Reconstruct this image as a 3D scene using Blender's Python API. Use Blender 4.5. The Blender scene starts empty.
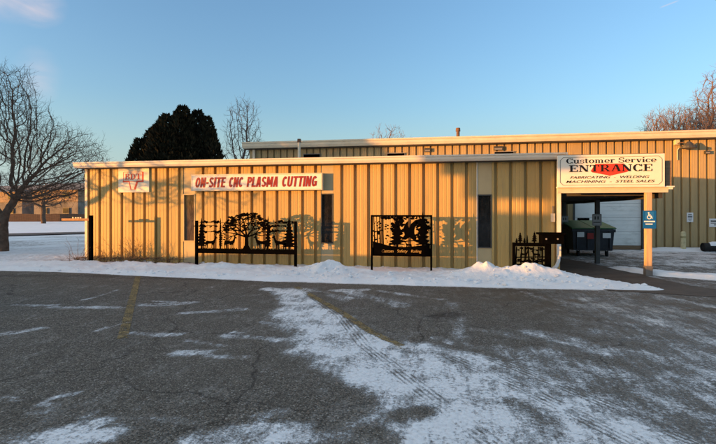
import bpy, bmesh, math, random
import numpy as np
from mathutils import Vector, Matrix, noise as mnoise
R = math.radians
rng = random.Random(7)
sc = bpy.context.scene
col = sc.collection

# ---------------------------------------------------------------- camera, sky, sun, exposure
YAW = R(9.4)
FPX, CX, HY = 460.0, 358.0, 213.0
CAMZ = 1.6
cam_d = bpy.data.cameras.new('camera'); cam = bpy.data.objects.new('camera', cam_d); col.objects.link(cam)
cam.location = (0, 0, CAMZ); cam.rotation_euler = (R(90), 0, YAW)
cam_d.sensor_fit = 'HORIZONTAL'; cam_d.sensor_width = 36
cam_d.lens = FPX / 716 * 36; cam_d.shift_y = -9 / 716
cam_d.clip_start = 0.05; cam_d.clip_end = 3000
sc.camera = cam

SUN_AZ, SUN_EL = R(58), R(2.0)            # the sun stands behind the camera, to the left, just above the horizon
w = bpy.data.worlds.new('World'); sc.world = w; w.use_nodes = True
nt = w.node_tree; nt.nodes.clear()
def wn(t): return nt.nodes.new(t)
out = wn('ShaderNodeOutputWorld'); bg = wn('ShaderNodeBackground'); sky = wn('ShaderNodeTexSky')
sky.sky_type = 'NISHITA'; sky.sun_disc = False
sky.sun_elevation = SUN_EL; sky.sun_rotation = R(180) + SUN_AZ
sky.altitude = 200; sky.air_density = 1.0; sky.dust_density = 2.5; sky.ozone_density = 2.1
bg.inputs['Strength'].default_value = 0.15
nt.links.new(bg.outputs[0], out.inputs[0])
SKYNODE = sky
fwd = Vector((-math.sin(YAW), math.cos(YAW), 0)); rgt = Vector((math.cos(YAW), math.sin(YAW), 0)); up = Vector((0, 0, 1))
def raydir(x, y): return fwd + rgt * ((x - CX) / FPX) + up * ((HY - y) / FPX)
# thin pink clouds high in the upper left and a short contrail in the upper right, as parts of the sky
tc = wn('ShaderNodeTexCoord')
def mth(op, a, b=None, clamp=False):
    n = wn('ShaderNodeMath'); n.operation = op; n.use_clamp = clamp
    for i, v in enumerate((a, b)):
        if v is None: continue
        if isinstance(v, (int, float)): n.inputs[i].default_value = v
        else: nt.links.new(v, n.inputs[i])
    return n.outputs[0]
def vmath(op, a, b=None):
    n = wn('ShaderNodeVectorMath'); n.operation = op
    for i, v in enumerate((a, b)):
        if v is None: continue
        if isinstance(v, (tuple, Vector)): n.inputs[i].default_value = tuple(v)
        else: nt.links.new(v, n.inputs[i])
    return n
def cloudspot(px, py, rad, sq=(1, 1, 1)):
    d = raydir(px, py).normalized()
    dif = vmath('SUBTRACT', tc.outputs['Generated'], d)
    sc_ = vmath('MULTIPLY', dif.outputs[0], sq)
    ln = vmath('LENGTH', sc_.outputs[0])
    return mth('SUBTRACT', 1.0, mth('DIVIDE', ln.outputs['Value'], rad), True)
nz = wn('ShaderNodeTexNoise'); nz.inputs['Scale'].default_value = 16; nz.inputs['Detail'].default_value = 6; nz.inputs['Distortion'].default_value = 0.6
mp = wn('ShaderNodeMapping'); mp.inputs['Scale'].default_value = (1, 1, 2.2)
nt.links.new(tc.outputs['Generated'], mp.inputs[0]); nt.links.new(mp.outputs[0], nz.inputs['Vector'])
spot = mth('MAXIMUM', mth('MAXIMUM', cloudspot(8, -4, 0.085, (1, 1, 2.0)), cloudspot(32, 8, 0.05, (1, 1, 1.6))), mth('MULTIPLY', cloudspot(38, 76, 0.055, (1.4, 1.4, 1)), 0.45))
cl = mth('MULTIPLY', mth('MULTIPLY', spot, mth('SUBTRACT', nz.outputs['Fac'], 0.28, True)), 3.0, True)
# contrail segment
a = raydir(659, 8).normalized(); b = raydir(680, 0).normalized()
ab = (b - a); L = ab.length; abn = ab / L
dv = vmath('SUBTRACT', tc.outputs['Generated'], a)
tt = mth('DIVIDE', vmath('DOT_PRODUCT', dv.outputs[0], abn).outputs['Value'], L)
cr = vmath('CROSS_PRODUCT', dv.outputs[0], abn)
lnc = vmath('LENGTH', cr.outputs[0])
trail = mth('SUBTRACT', 1.0, mth('DIVIDE', lnc.outputs['Value'], 0.0018), True)
trail = mth('MULTIPLY', trail, mth('MULTIPLY', mth('MULTIPLY', tt, 5.0, True), mth('MULTIPLY', mth('SUBTRACT', 1.0, tt), 5.0, True)))
cl2 = mth('MAXIMUM', cl, mth('MULTIPLY', trail, 0.5), True)
mx = wn('ShaderNodeMix'); mx.data_type = 'RGBA'
CLOUDCOL = mx.inputs[7]
nt.links.new(mth('MULTIPLY', cl2, 0.75), mx.inputs[0]); nt.links.new(sky.outputs[0], mx.inputs[6]); mx.inputs[7].default_value = (1.15, .88, .86, 1)
tint = wn('ShaderNodeMix'); tint.data_type = 'RGBA'; tint.blend_type = 'MULTIPLY'; tint.inputs[0].default_value = 1
# brightness added to lift the ground light, a veil high overhead, above anything the camera sees
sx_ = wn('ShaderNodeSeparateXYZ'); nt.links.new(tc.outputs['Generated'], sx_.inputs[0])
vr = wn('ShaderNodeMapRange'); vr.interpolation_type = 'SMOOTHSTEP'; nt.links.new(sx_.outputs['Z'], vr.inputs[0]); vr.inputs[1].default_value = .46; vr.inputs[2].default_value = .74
skyfill = wn('ShaderNodeMix'); skyfill.data_type = 'RGBA'
nt.links.new(mth('MULTIPLY', vr.outputs[0], mth('ADD', mth('MULTIPLY', nz.outputs['Fac'], .5), .55), True), skyfill.inputs[0])
hz = wn('ShaderNodeMapRange'); hz.interpolation_type = 'SMOOTHSTEP'; nt.links.new(sx_.outputs['Z'], hz.inputs[0]); hz.inputs[1].default_value = .24; hz.inputs[2].default_value = .0
hy = wn('ShaderNodeMapRange'); hy.interpolation_type = 'SMOOTHSTEP'; nt.links.new(sx_.outputs['Y'], hy.inputs[0]); hy.inputs[1].default_value = .0; hy.inputs[2].default_value = .5
pale = wn('ShaderNodeMix'); pale.data_type = 'RGBA'       # pale air low over the far horizon, away from the sun
nt.links.new(mth('MULTIPLY', mth('MULTIPLY', hz.outputs[0], hy.outputs[0]), .85), pale.inputs[0]); nt.links.new(mx.outputs[2], pale.inputs[6]); pale.inputs[7].default_value = (.72, .86, .88, 1)
nt.links.new(pale.outputs[2], skyfill.inputs[6]); skyfill.inputs[7].default_value = (.86, .88, .88, 1)
nt.links.new(skyfill.outputs[2], tint.inputs[6]); tint.inputs[7].default_value = (.90, 1.0, 1.07, 1)
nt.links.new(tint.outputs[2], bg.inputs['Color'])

sd = bpy.data.lights.new('sun', 'SUN'); so = bpy.data.objects.new('sun', sd); col.objects.link(so)
sdir = Vector((math.sin(SUN_AZ) * math.cos(SUN_EL), math.cos(SUN_AZ) * math.cos(SUN_EL), -math.sin(SUN_EL)))
so.rotation_euler = sdir.to_track_quat('-Z', 'Y').to_euler(); so.location = (-30, -20, 20)
sd.energy = 1.9; sd.angle = R(0.5); sd.color = (1.0, 0.42, 0.08)
sc.view_settings.view_transform = 'Standard'; sc.view_settings.look = 'None'; sc.view_settings.gamma = 1
sc.view_settings.use_curve_mapping = False
sc.view_settings.exposure = 2.42
try: sc.cycles.use_denoising = True
except Exception: pass
sc.cycles.max_bounces = 6

# ---------------------------------------------------------------- photograph helpers (used to measure positions on real planes)
def P(x, y, Y):                       # point at depth Y (along the building's normal)
    d = raydir(x, y); return Vector((0, 0, CAMZ)) + d * (Y / d.y)
def G(x, y, z=0.0):                   # point on the ground
    d = raydir(x, y); return Vector((0, 0, CAMZ)) + d * ((z - CAMZ) / d.z)
def X(x, Y): return P(x, HY, Y).x
def Z(x, y, Y): return P(x, y, Y).z

# ---------------------------------------------------------------- materials
MATS = {}
class NT:
    def __init__(s, m): s.t = m.node_tree
    def n(s, t, **k):
        n = s.t.nodes.new(t)
        for a_, v in k.items(): setattr(n, a_, v)
        return n
    def l(s, a_, b_): s.t.links.new(a_, b_)
    def val(s, sock, v):
        if hasattr(v, 'is_output') or isinstance(v, bpy.types.NodeSocket): s.l(v, sock)
        else: sock.default_value = v
    def math(s, op, a_, b_=0.0, c_=None, clamp=False):
        n = s.n('ShaderNodeMath', operation=op, use_clamp=clamp)
        s.val(n.inputs[0], a_); s.val(n.inputs[1], b_)
        if c_ is not None: s.val(n.inputs[2], c_)
        return n.outputs[0]
    def mix(s, f, a_, b_):
        n = s.n('ShaderNodeMix', data_type='RGBA')
        s.val(n.inputs[0], f); s.val(n.inputs[6], a_); s.val(n.inputs[7], b_); return n.outputs[2]
    def noise(s, scale, detail=4, vec=None, rough=0.6, dist=0.0):
        n = s.n('ShaderNodeTexNoise'); n.inputs['Scale'].default_value = scale; n.inputs['Detail'].default_value = detail
        n.inputs['Roughness'].default_value = rough; n.inputs['Distortion'].default_value = dist
        if vec is not None: s.l(vec, n.inputs['Vector'])
        return n.outputs['Fac']
    def ramp(s, f, lo, hi):
        n = s.n('ShaderNodeMapRange'); n.interpolation_type = 'SMOOTHSTEP'
        s.val(n.inputs[0], f); n.inputs[1].default_value = lo; n.inputs[2].default_value = hi; return n.outputs[0]
    def coord(s, scale=(1, 1, 1), rot=(0, 0, 0)):
        g = s.n('ShaderNodeNewGeometry'); m_ = s.n('ShaderNodeMapping'); m_.inputs['Scale'].default_value = scale
        m_.inputs['Rotation'].default_value = rot
        s.l(g.outputs['Position'], m_.inputs[0]); return m_.outputs[0]
    def attr(s, name):
        n = s.n('ShaderNodeAttribute'); n.attribute_name = name; return n.outputs['Fac']
def c4(c): return (c[0], c[1], c[2], 1)
def mat(name, c, rough=0.6, var=0.12, scale=3.0, metal=0.0, bump=0.0, bscale=40, dirt=None, stretch=(1, 1, 1), spec=0.4, fine=0.0, panel=None):
    if name in MATS: return MATS[name]
    m = bpy.data.materials.new(name); m.use_nodes = True; t = NT(m); b_ = m.node_tree.nodes['Principled BSDF']
    co = t.coord(stretch)
    f = t.noise(scale, 5, co)
    f = t.ramp(f, 0.3, 0.7)
    d1 = tuple(max(0, v * (1 - var)) for v in c); d2 = tuple(min(1, v * (1 + var)) for v in c)
    cc = t.mix(f, c4(d1), c4(d2))
    if panel:                       # each sheet has faded a little differently
        px_ = t.n('ShaderNodeSeparateXYZ'); t.l(t.n('ShaderNodeNewGeometry').outputs['Position'], px_.inputs[0])
        wnz = t.n('ShaderNodeTexWhiteNoise', noise_dimensions='1D'); t.l(t.math('FLOOR', t.math('DIVIDE', t.math('ADD', px_.outputs[0], panel[1]), panel[0])), wnz.inputs['W'])
        cc = t.mix(t.math('MULTIPLY', wnz.outputs['Value'], .55), cc, (c[0] * .86, c[1] * .76, c[2] * .66, 1))
    if fine:
        g = t.noise(scale * 14, 3, co); cc = t.mix(t.math('MULTIPLY', t.ramp(g, 0.45, 0.75), fine), cc, c4(tuple(v * .45 for v in c)))
    if dirt:
        g = t.noise(dirt[1], 6, t.coord(dirt[3] if len(dirt) > 3 else (1, 1, 1)), 0.65)
        cc = t.mix(t.math('MULTIPLY', t.ramp(g, 0.52, 0.72), dirt[2]), cc, c4(dirt[0]))
    t.l(cc, b_.inputs['Base Color'])
    b_.inputs['Roughness'].default_value = rough; b_.inputs['Metallic'].default_value = metal
    b_.inputs['Specular IOR Level'].default_value = spec
    if bump:
        bn = t.n('ShaderNodeBump'); bn.inputs['Strength'].default_value = bump; bn.inputs['Distance'].default_value = 0.02
        t.l(t.noise(bscale, 4, co), bn.inputs['Height']); t.l(bn.outputs[0], b_.inputs['Normal'])
    MATS[name] = m; return m
M_SIDE = mat('tan_siding', (.47, .335, .125), .5, .07, 1.2, dirt=((.27, .20, .10), 1.7, .4, (3, 3, .5)), stretch=(2.5, 1, .35), bump=.35, bscale=1.1, panel=(.796, 11.2))
M_SIDE2 = mat('weathered_tan_siding', (.40, .30, .15), .55, .09, 1.2, dirt=((.22, .17, .11), 2.0, .35, (3, 3, .5)), stretch=(3, 1, .4), panel=(.999, .3))
M_FILL = mat('filler_panel', (.46, .37, .21), .5, .06, 1.5)
M_TRIM = mat('cream_trim', (.62, .55, .42), .45, .07, 1.5, dirt=((.36, .28, .18), 3, .35, (1, 1, 3)))
M_GUT = mat('gutter_trim', (.66, .60, .50), .42, .05, 2, dirt=((.40, .34, .26), 2.2, .3))
M_WHITE = mat('white_paint', (.72, .71, .68), .45, .06, 3, dirt=((.45, .42, .36), 4, .3))
M_SIGN = mat('sign_white', (.78, .74, .64), .4, .04, 3)
M_PLATE = mat('sign_plate', (.74, .68, .54), .4, .05, 2, dirt=((.5, .42, .3), 3, .3))
M_RED = mat('red_paint', (.26, .014, .010), .45, .1, 6)
M_BRED = mat('bright_red_paint', (.62, .05, .025), .45, .08, 6)
M_BLACK = mat('black_steel', (.0022, .0021, .0022), .7, .2, 8, spec=.0)
M_INK = mat('black_ink', (.012, .011, .011), .55, .1, 8, spec=.2)
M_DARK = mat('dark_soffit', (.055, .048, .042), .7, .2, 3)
M_ROOF = mat('roof_metal', (.45, .43, .40), .5, .1, 1, dirt=((.75, .77, .8), 1.2, .8))
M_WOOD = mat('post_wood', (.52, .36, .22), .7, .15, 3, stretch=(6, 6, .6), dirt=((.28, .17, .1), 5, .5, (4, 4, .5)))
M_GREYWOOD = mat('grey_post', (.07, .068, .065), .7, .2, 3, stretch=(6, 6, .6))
M_BASE = mat('post_base', (.16, .15, .14), .6, .15, 5)
M_BARK = mat('bark', (.095, .066, .047), .9, .3, 6)
M_BARK2 = mat('grey_bark', (.13, .095, .08), .9, .3, 6)
M_REDBARK = mat('red_brown_bark', (.15, .10, .082), .9, .25, 6)
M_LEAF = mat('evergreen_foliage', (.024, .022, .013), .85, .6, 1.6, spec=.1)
M_SHRUB = mat('dry_stem', (.12, .075, .045), .9, .3, 6)
M_DOOR = mat('overhead_door_white', (.74, .75, .72), .45, .05, 1.2, dirt=((.36, .35, .31), 1.3, .4, (1, 1, 2)))
M_BRN = mat('brown_wood', (.20, .13, .075), .8, .2, 4, stretch=(.6, 1, 6))
M_GREEN = mat('green_lid', (.055, .14, .055), .5, .15, 4)
M_BIN = mat('dumpster_steel', (.018, .022, .032), .5, .3, 3, dirt=((.05, .04, .035), 4, .4))
M_RUBBER = mat('rubber', (.015, .015, .015), .8, .2, 6)
M_BLUE = mat('blue_sign', (.006, .10, .34), .4, .05, 5)
M_WSIGN = mat('small_sign_white', (.70, .71, .72), .4, .05, 5)
M_GSIGN = mat('small_sign_grey', (.34, .34, .35), .5, .1, 5, dirt=((.2, .2, .2), 8, .4))
M_GREY = mat('grey_metal', (.22, .21, .2), .5, .12, 4)
M_DGREY = mat('dark_grey_metal', (.05, .05, .048), .5, .15, 4)
M_YEL = mat('yellow_bollard', (.62, .53, .30), .6, .15, 5, dirt=((.2, .15, .08), 9, .6))
M_CONC = mat('concrete', (.34, .33, .31), .85, .1, 4, bump=.3, bscale=60)
M_RUST = mat('rusty_pipe', (.14, .075, .045), .8, .3, 6)
M_FENCE = mat('brown_fence', (.10, .058, .036), .8, .25, 1.2, stretch=(1, 1, 8))
M_FARW = mat('far_house_lit_wall', (.22, .14, .08), .7, .12, .6)  # sunlit tone painted into the upper walls
M_FARG = mat('far_house_shade_wall', (.13, .115, .10), .8, .35, .5)  # shade painted into the lower walls
M_FARR = mat('far_roof', (.20, .19, .19), .8, .2, .4)
def mat_glass(name, c):
    m = bpy.data.materials.new(name); m.use_nodes = True; t = NT(m); b_ = m.node_tree.nodes['Principled BSDF']
    f = t.ramp(t.noise(3.0, 4, t.coord((3, 1, 1)), .6, 1.0), .35, .7)
    t.l(t.mix(f, c4(tuple(v * .35 for v in c)), c4(c)), b_.inputs['Base Color'])
    b_.inputs['Roughness'].default_value = .12; b_.inputs['Specular IOR Level'].default_value = .5
    bn = t.n('ShaderNodeBump'); bn.inputs['Strength'].default_value = .12; bn.inputs['Distance'].default_value = .03
    t.l(t.noise(2.0, 2, t.coord()), bn.inputs['Height']); t.l(bn.outputs[0], b_.inputs['Normal'])
    return m
M_GLASS = mat_glass('dark_glass', (.02, .018, .016))
M_GLASSB = mat_glass('brown_reflection_glass', (.10, .07, .04))  # brown reflection painted into the first window's glass colour

def snow_mat():
    m = bpy.data.materials.new('snow'); m.use_nodes = True; t = NT(m); b_ = m.node_tree.nodes['Principled BSDF']
    co = t.coord()
    f = t.noise(1.3, 6, co); g = t.noise(7, 6, co, .7)
    cc = t.mix(t.ramp(f, .3, .7), (.74, .76, .79, 1), (.84, .85, .87, 1))
    cc = t.mix(t.math('MULTIPLY', t.ramp(g, .60, .78), .5), cc, (.50, .47, .44, 1))
    dirt = t.math('MULTIPLY', t.attr('dirt'), t.ramp(t.noise(5, 6, co, .75), .38, .62))
    cc = t.mix(dirt, cc, (.13, .09, .065, 1))
    t.l(cc, b_.inputs['Base Color']); b_.inputs['Roughness'].default_value = .75; b_.inputs['Specular IOR Level'].default_value = .2
    h = t.math('ADD', t.noise(9, 8, co, .7), t.math('MULTIPLY', t.noise(2.2, 4, co), 2.0))
    bn = t.n('ShaderNodeBump'); bn.inputs['Strength'].default_value = .55; bn.inputs['Distance'].default_value = .05
    t.l(h, bn.inputs['Height']); t.l(bn.outputs[0], b_.inputs['Normal'])
    return m
M_SNOW = snow_mat()

def lot_mat():
    m = bpy.data.materials.new('snowy_asphalt'); m.use_nodes = True; t = NT(m); b_ = m.node_tree.nodes['Principled BSDF']
    co = t.coord()
    # aggregate
    v = t.n('ShaderNodeTexVoronoi'); v.inputs['Scale'].default_value = 75; t.l(co, v.inputs['Vector'])
    sp = t.n('ShaderNodeSeparateColor'); t.l(v.outputs['Color'], sp.inputs[0])
    v2 = t.n('ShaderNodeTexVoronoi'); v2.inputs['Scale'].default_value = 140; t.l(co, v2.inputs['Vector'])
    sp2 = t.n('ShaderNodeSeparateColor'); t.l(v2.outputs['Color'], sp2.inputs[0])
    sel = t.ramp(t.noise(1.1, 6, co, .7), .35, .65)
    agg = t.math('ADD', t.math('MULTIPLY', t.ramp(sp.outputs[0], .35, 1.0), t.math('ADD', .25, t.math('MULTIPLY', sel, .6))), t.math('MULTIPLY', t.ramp(sp2.outputs[0], .3, 1.0), t.math('SUBTRACT', .75, t.math('MULTIPLY', sel, .6))))
    big = t.noise(.55, 5, co, .6); med = t.noise(4, 6, co, .7)
    base = t.mix(agg, (.036, .032, .027, 1), (.26, .232, .195, 1))
    base = t.mix(t.math('MULTIPLY', t.ramp(big, .35, .7), .4), base, (.135, .122, .102, 1))
    base = t.mix(t.math('MULTIPLY', t.ramp(med, .50, .75), .35), base, (.045, .040, .034, 1))
    rare = t.ramp(sp.outputs[1], .93, .97)
    base = t.mix(t.math('MULTIPLY', rare, .6), base, (.42, .40, .37, 1))
    brown = t.attr('brown')
    base = t.mix(t.math('MULTIPLY', brown, t.ramp(t.noise(1.5, 6, co, .7), .25, .65)), base, (.105, .078, .052, 1))
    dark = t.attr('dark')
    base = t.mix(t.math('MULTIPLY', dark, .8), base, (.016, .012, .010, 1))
    # cracks
    vc = t.n('ShaderNodeTexVoronoi', feature='DISTANCE_TO_EDGE'); vc.inputs['Scale'].default_value = .42
    dn = t.n('ShaderNodeTexNoise'); dn.inputs['Scale'].default_value = 1.7; dn.inputs['Detail'].default_value = 6
    t.l(co, dn.inputs['Vector'])
    va = t.n('ShaderNodeVectorMath', operation='MULTIPLY_ADD'); t.l(dn.outputs['Color'], va.inputs[0]); va.inputs[1].default_value = (.4, .4, .4); t.l(co, va.inputs[2])
    t.l(va.outputs[0], vc.inputs['Vector'])
    crack = t.math('MULTIPLY', t.math('SUBTRACT', 1.0, t.ramp(vc.outputs['Distance'], .0, .009)), t.ramp(big, .38, .5))
    base = t.mix(t.math('MULTIPLY', crack, .6), base, (.012, .011, .010, 1))
    # snow
    s = t.attr('snow')
    n1 = t.noise(2.2, 9, co, .70, .4); n2 = t.noise(24, 5, t.coord((1, 1, 1)), .7); n3 = t.noise(62, 3, co, .7)
    strk = t.noise(3.0, 7, t.coord((3.2, .55, 1), (0, 0, R(38))), .68, .3)
    drive = t.math('ADD', t.math('MULTIPLY', t.math('SUBTRACT', n1, .5), 2.3), t.math('MULTIPLY', t.math('SUBTRACT', strk, .5), 1.5))
    drive = t.math('ADD', drive, t.math('MULTIPLY', t.math('SUBTRACT', n2, .5), 1.5))
    drive = t.math('ADD', drive, t.math('MULTIPLY', t.math('SUBTRACT', n3, .5), 1.0))
    cov = t.math('ADD', s, drive)
    # wheel tracks: bands of tread lines pressed through the snow
    td = t.attr('track_d'); ta = t.attr('track_a')
    inb = t.math('SUBTRACT', 1.0, t.ramp(t.math('ABSOLUTE', td), .085, .135))
    ln = t.math('ABSOLUTE', t.math('SINE', t.math('MULTIPLY', td, 62.0)))
    zig = t.math('MULTIPLY', t.math('GREATER_THAN', t.math('FRACT', t.math('ADD', t.math('MULTIPLY', ta, 14.0), t.math('MULTIPLY', td, 8.0))), .6), .10)
    pat = t.math('MULTIPLY', inb, t.math('MAXIMUM', t.ramp(ln, .55, .9), zig))
    pat = t.math('MULTIPLY', pat, t.ramp(t.noise(3.0, 6, co, .7), .36, .60))
    cov2 = t.math('SUBTRACT', cov, t.math('MULTIPLY', pat, t.math('ADD', .12, t.math('MULTIPLY', n2, .55))))
    fac = t.ramp(cov2, .45, .58)
    grain = t.ramp(t.noise(90, 3, co, .7), .36, .66)       # stones poke through thin snow
    thin = t.math('SUBTRACT', 1.0, t.math('MULTIPLY', grain, t.math('SUBTRACT', 1.0, t.ramp(cov2, .5, 1.05)), None))
    fac = t.math('MULTIPLY', fac, t.math('MAXIMUM', thin, .15), None, True)
    sn = t.mix(t.ramp(n2, .3, .7), (.66, .67, .69, 1), (.84, .85, .87, 1))
    sn = t.mix(t.math('MULTIPLY', brown, .55), sn, (.36, .31, .25, 1))
    dust = t.math('MULTIPLY', t.ramp(cov, -.1, .5), .20)
    base = t.mix(dust, base, (.50, .49, .48, 1))
    cc = t.mix(fac, base, sn)
    t.l(cc, b_.inputs['Base Color'])
    rg = t.math('ADD', .78, t.math('MULTIPLY', med, .15)); t.l(rg, b_.inputs['Roughness']); b_.inputs['Specular IOR Level'].default_value = .22
    h = t.math('ADD', t.math('MULTIPLY', t.math('SUBTRACT', 1.0, fac), t.math('MULTIPLY', v.outputs['Distance'], -.8)), t.math('MULTIPLY', fac, t.math('ADD', .8, n2)))
    bn = t.n('ShaderNodeBump'); bn.inputs['Strength'].default_value = .8; bn.inputs['Distance'].default_value = .018
    t.l(h, bn.inputs['Height']); t.l(bn.outputs[0], b_.inputs['Normal'])
    return m
M_LOT = lot_mat()
def paint_mat():
    m = bpy.data.materials.new('worn_yellow_paint'); m.use_nodes = True; t = NT(m); b_ = m.node_tree.nodes['Principled BSDF']
    co = t.coord()
    v = t.n('ShaderNodeTexVoronoi'); v.inputs['Scale'].default_value = 75; t.l(co, v.inputs['Vector'])
    sp = t.n('ShaderNodeSeparateColor'); t.l(v.outputs['Color'], sp.inputs[0])
    cc = t.mix(sp.outputs[0], (.15, .105, .045, 1), (.30, .225, .11, 1))
    t.l(cc, b_.inputs['Base Color']); b_.inputs['Roughness'].default_value = .8; b_.inputs['Specular IOR Level'].default_value = .2
    wear = t.math('ADD', t.noise(5, 8, co, .75), t.math('MULTIPLY', sp.outputs[1], .22))
    al = t.math('MULTIPLY', t.math('SUBTRACT', 1.0, t.ramp(wear, .56, .74)), t.math('SUBTRACT', 1.0, t.ramp(t.math('ADD', t.attr('snow'), t.math('MULTIPLY', t.math('SUBTRACT', t.noise(2.2, 9, co, .70, .4), .5), 2.0)), .72, .9)))
    t.l(al, b_.inputs['Alpha'])
    return m
M_PAINT = paint_mat()

# ---------------------------------------------------------------- object helpers
def wl(o):
    v = Vector((0, 0, 0))
    while o is not None: v += o.location; o = o.parent
    return v
def tag(o, label=None, cat=None, group=None, kind=None):
    if label: o['label'] = label
    if cat: o['category'] = cat
    if group: o['group'] = group
    if kind: o['kind'] = kind
    return o
def thing(name, label, cat, loc=(0, 0, 0), group=None):
    o = bpy.data.objects.new(name, None); o.empty_display_size = .2; col.objects.link(o); o.location = loc
    return tag(o, label, cat, group)
class MB:
    def __init__(s): s.v = []; s.f = []; s.k = 0
    def raw(s, vs, fs):
        n = len(s.v); s.v += [tuple(v) for v in vs]; s.f += [tuple(i + n for i in f) for f in fs]; return s
    def box(s, a_, b_):
        x0, y0, z0 = a_; x1, y1, z1 = b_
        return s.raw([(x0, y0, z0), (x1, y0, z0), (x1, y1, z0), (x0, y1, z0), (x0, y0, z1), (x1, y0, z1), (x1, y1, z1), (x0, y1, z1)],
                     [(0, 3, 2, 1), (4, 5, 6, 7), (0, 1, 5, 4), (1, 2, 6, 5), (2, 3, 7, 6), (3, 0, 4, 7)])
    def tube(s, p0, p1, r0, r1=None, n=8, caps=True):
        p0 = Vector(p0); p1 = Vector(p1); r1 = r0 if r1 is None else r1
        d = (p1 - p0); d = d.normalized() if d.length > 1e-9 else Vector((0, 0, 1))
        u = d.orthogonal().normalized(); v = d.cross(u)
        vs = []
        for p, r in ((p0, r0), (p1, r1)):
            for i in range(n):
                a_ = 2 * math.pi * i / n; vs.append(p + (u * math.cos(a_) + v * math.sin(a_)) * r)
        fs = [(i, (i + 1) % n, n + (i + 1) % n, n + i) for i in range(n)]
        if caps: fs += [tuple(reversed(range(n))), tuple(range(n, 2 * n))]
        return s.raw(vs, fs)
    def path(s, pts, r, n=8):
        for a_, b_ in zip(pts, pts[1:]): s.tube(a_, b_, r, r, n)
        return s
    def prism(s, poly, y0, y1):          # polygon in X-Z, thickness along Y
        n = len(poly)
        ar = sum(poly[i][0] * poly[(i + 1) % n][1] - poly[(i + 1) % n][0] * poly[i][1] for i in range(n))
        if ar < 0: poly = poly[::-1]
        vs = [(p[0], y0, p[1]) for p in poly] + [(p[0], y1, p[1]) for p in poly]
        fs = [tuple(range(n)), tuple(reversed(range(n, 2 * n)))] + [(i, n + i, n + (i + 1) % n, (i + 1) % n) for i in range(n)]
        return s.raw(vs, fs)
    def cut(s, poly, y, th=.006):        # plate piece; each one a hair thicker so no faces are coplanar
        s.k += 1; e = .00025 * (s.k % 24)
        return s.prism(poly, y - e, y + th + e)
    def stroke(s, p, q, w0, w1, y, th=.006):
        dx, dz = q[0] - p[0], q[1] - p[1]; L_ = math.hypot(dx, dz) or 1; nx, nz_ = -dz / L_, dx / L_
        return s.cut([(p[0] + nx * w0 / 2, p[1] + nz_ * w0 / 2), (p[0] - nx * w0 / 2, p[1] - nz_ * w0 / 2),
                      (q[0] - nx * w1 / 2, q[1] - nz_ * w1 / 2), (q[0] + nx * w1 / 2, q[1] + nz_ * w1 / 2)], y, th)
    def build(s, name, m, parent=None, loc=None, bevel=0, smooth=False, recalc=False):
        me = bpy.data.meshes.new(name)
        o0 = wl(parent) if parent is not None else Vector((0, 0, 0))
        if loc is not None: o0 = o0 + Vector(loc) if parent is not None else Vector(loc)
        me.from_pydata([(v[0] - o0.x, v[1] - o0.y, v[2] - o0.z) for v in s.v], [], s.f); me.update()
        if recalc:
            bm = bmesh.new(); bm.from_mesh(me); bmesh.ops.recalc_face_normals(bm, faces=bm.faces); bm.to_mesh(me); bm.free()
        if smooth:
            for p in me.polygons: p.use_smooth = True
        me.materials.append(m)
        o = bpy.data.objects.new(name, me); col.objects.link(o)
        if parent is not None: o.parent = parent
        if loc is not None: o.location = loc
        if bevel:
            bv = o.modifiers.new('bevel', 'BEVEL'); bv.width = bevel; bv.segments = 2; bv.limit_method = 'ANGLE'
        return o
def bx(name, a_, b_, m, parent=None, bevel=0, loc=None): return MB().box(a_, b_).build(name, m, parent, loc, bevel)

# ---------------------------------------------------------------- lettering
def text_part(name, s, x0, x1, z0, z1, Y, m, parent, shear=0.0, bold=0.0, th=.004):
    cu = bpy.data.curves.new(name, 'FONT'); cu.body = s; cu.size = 1; cu.shear = shear; cu.offset = bold; cu.extrude = .01
    o = bpy.data.objects.new(name, cu); col.objects.link(o)
    dg = bpy.context.evaluated_depsgraph_get(); me = bpy.data.meshes.new_from_object(o.evaluated_get(dg))
    bpy.data.objects.remove(o); bpy.data.curves.remove(cu)
    n = len(me.vertices); a_ = np.empty(n * 3); me.vertices.foreach_get('co', a_); a_ = a_.reshape(-1, 3)
    lo, hi = a_.min(0), a_.max(0); o0 = wl(parent)
    b_ = np.empty_like(a_)
    b_[:, 0] = x0 + (a_[:, 0] - lo[0]) / (hi[0] - lo[0]) * (x1 - x0) - o0.x
    b_[:, 2] = z0 + (a_[:, 1] - lo[1]) / (hi[1] - lo[1]) * (z1 - z0) - o0.z
    b_[:, 1] = Y - (a_[:, 2] - lo[2]) / (hi[2] - lo[2]) * th - o0.y
    me.vertices.foreach_set('co', b_.ravel()); me.update(); me.materials.clear(); me.materials.append(m); me.name = name
    ob = bpy.data.objects.new(name, me); col.objects.link(ob); ob.parent = parent; return ob
def ring(cx, cz, rx, rz, wx, wz, a0=0, a1=360, n=22):
    o_ = []; i_ = []
    for k in range(n + 1):
        a_ = R(a0 + (a1 - a0) * k / n); o_.append((cx + rx * math.cos(a_), cz + rz * math.sin(a_)))
        i_.append((cx + (rx - wx) * math.cos(a_), cz + (rz - wz) * math.sin(a_)))
    return [[o_[k], o_[k + 1], i_[k + 1], i_[k]] for k in range(n)]
def bar(x0, z0, x1, z1): return [(x0, z0), (x1, z0), (x1, z1), (x0, z1)]
def dia(xa, za, xb, zb, w_): return [(xa - w_ / 2, za), (xa + w_ / 2, za), (xb + w_ / 2, zb), (xb - w_ / 2, zb)]
T_ = .085                                             # thin stroke
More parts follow.
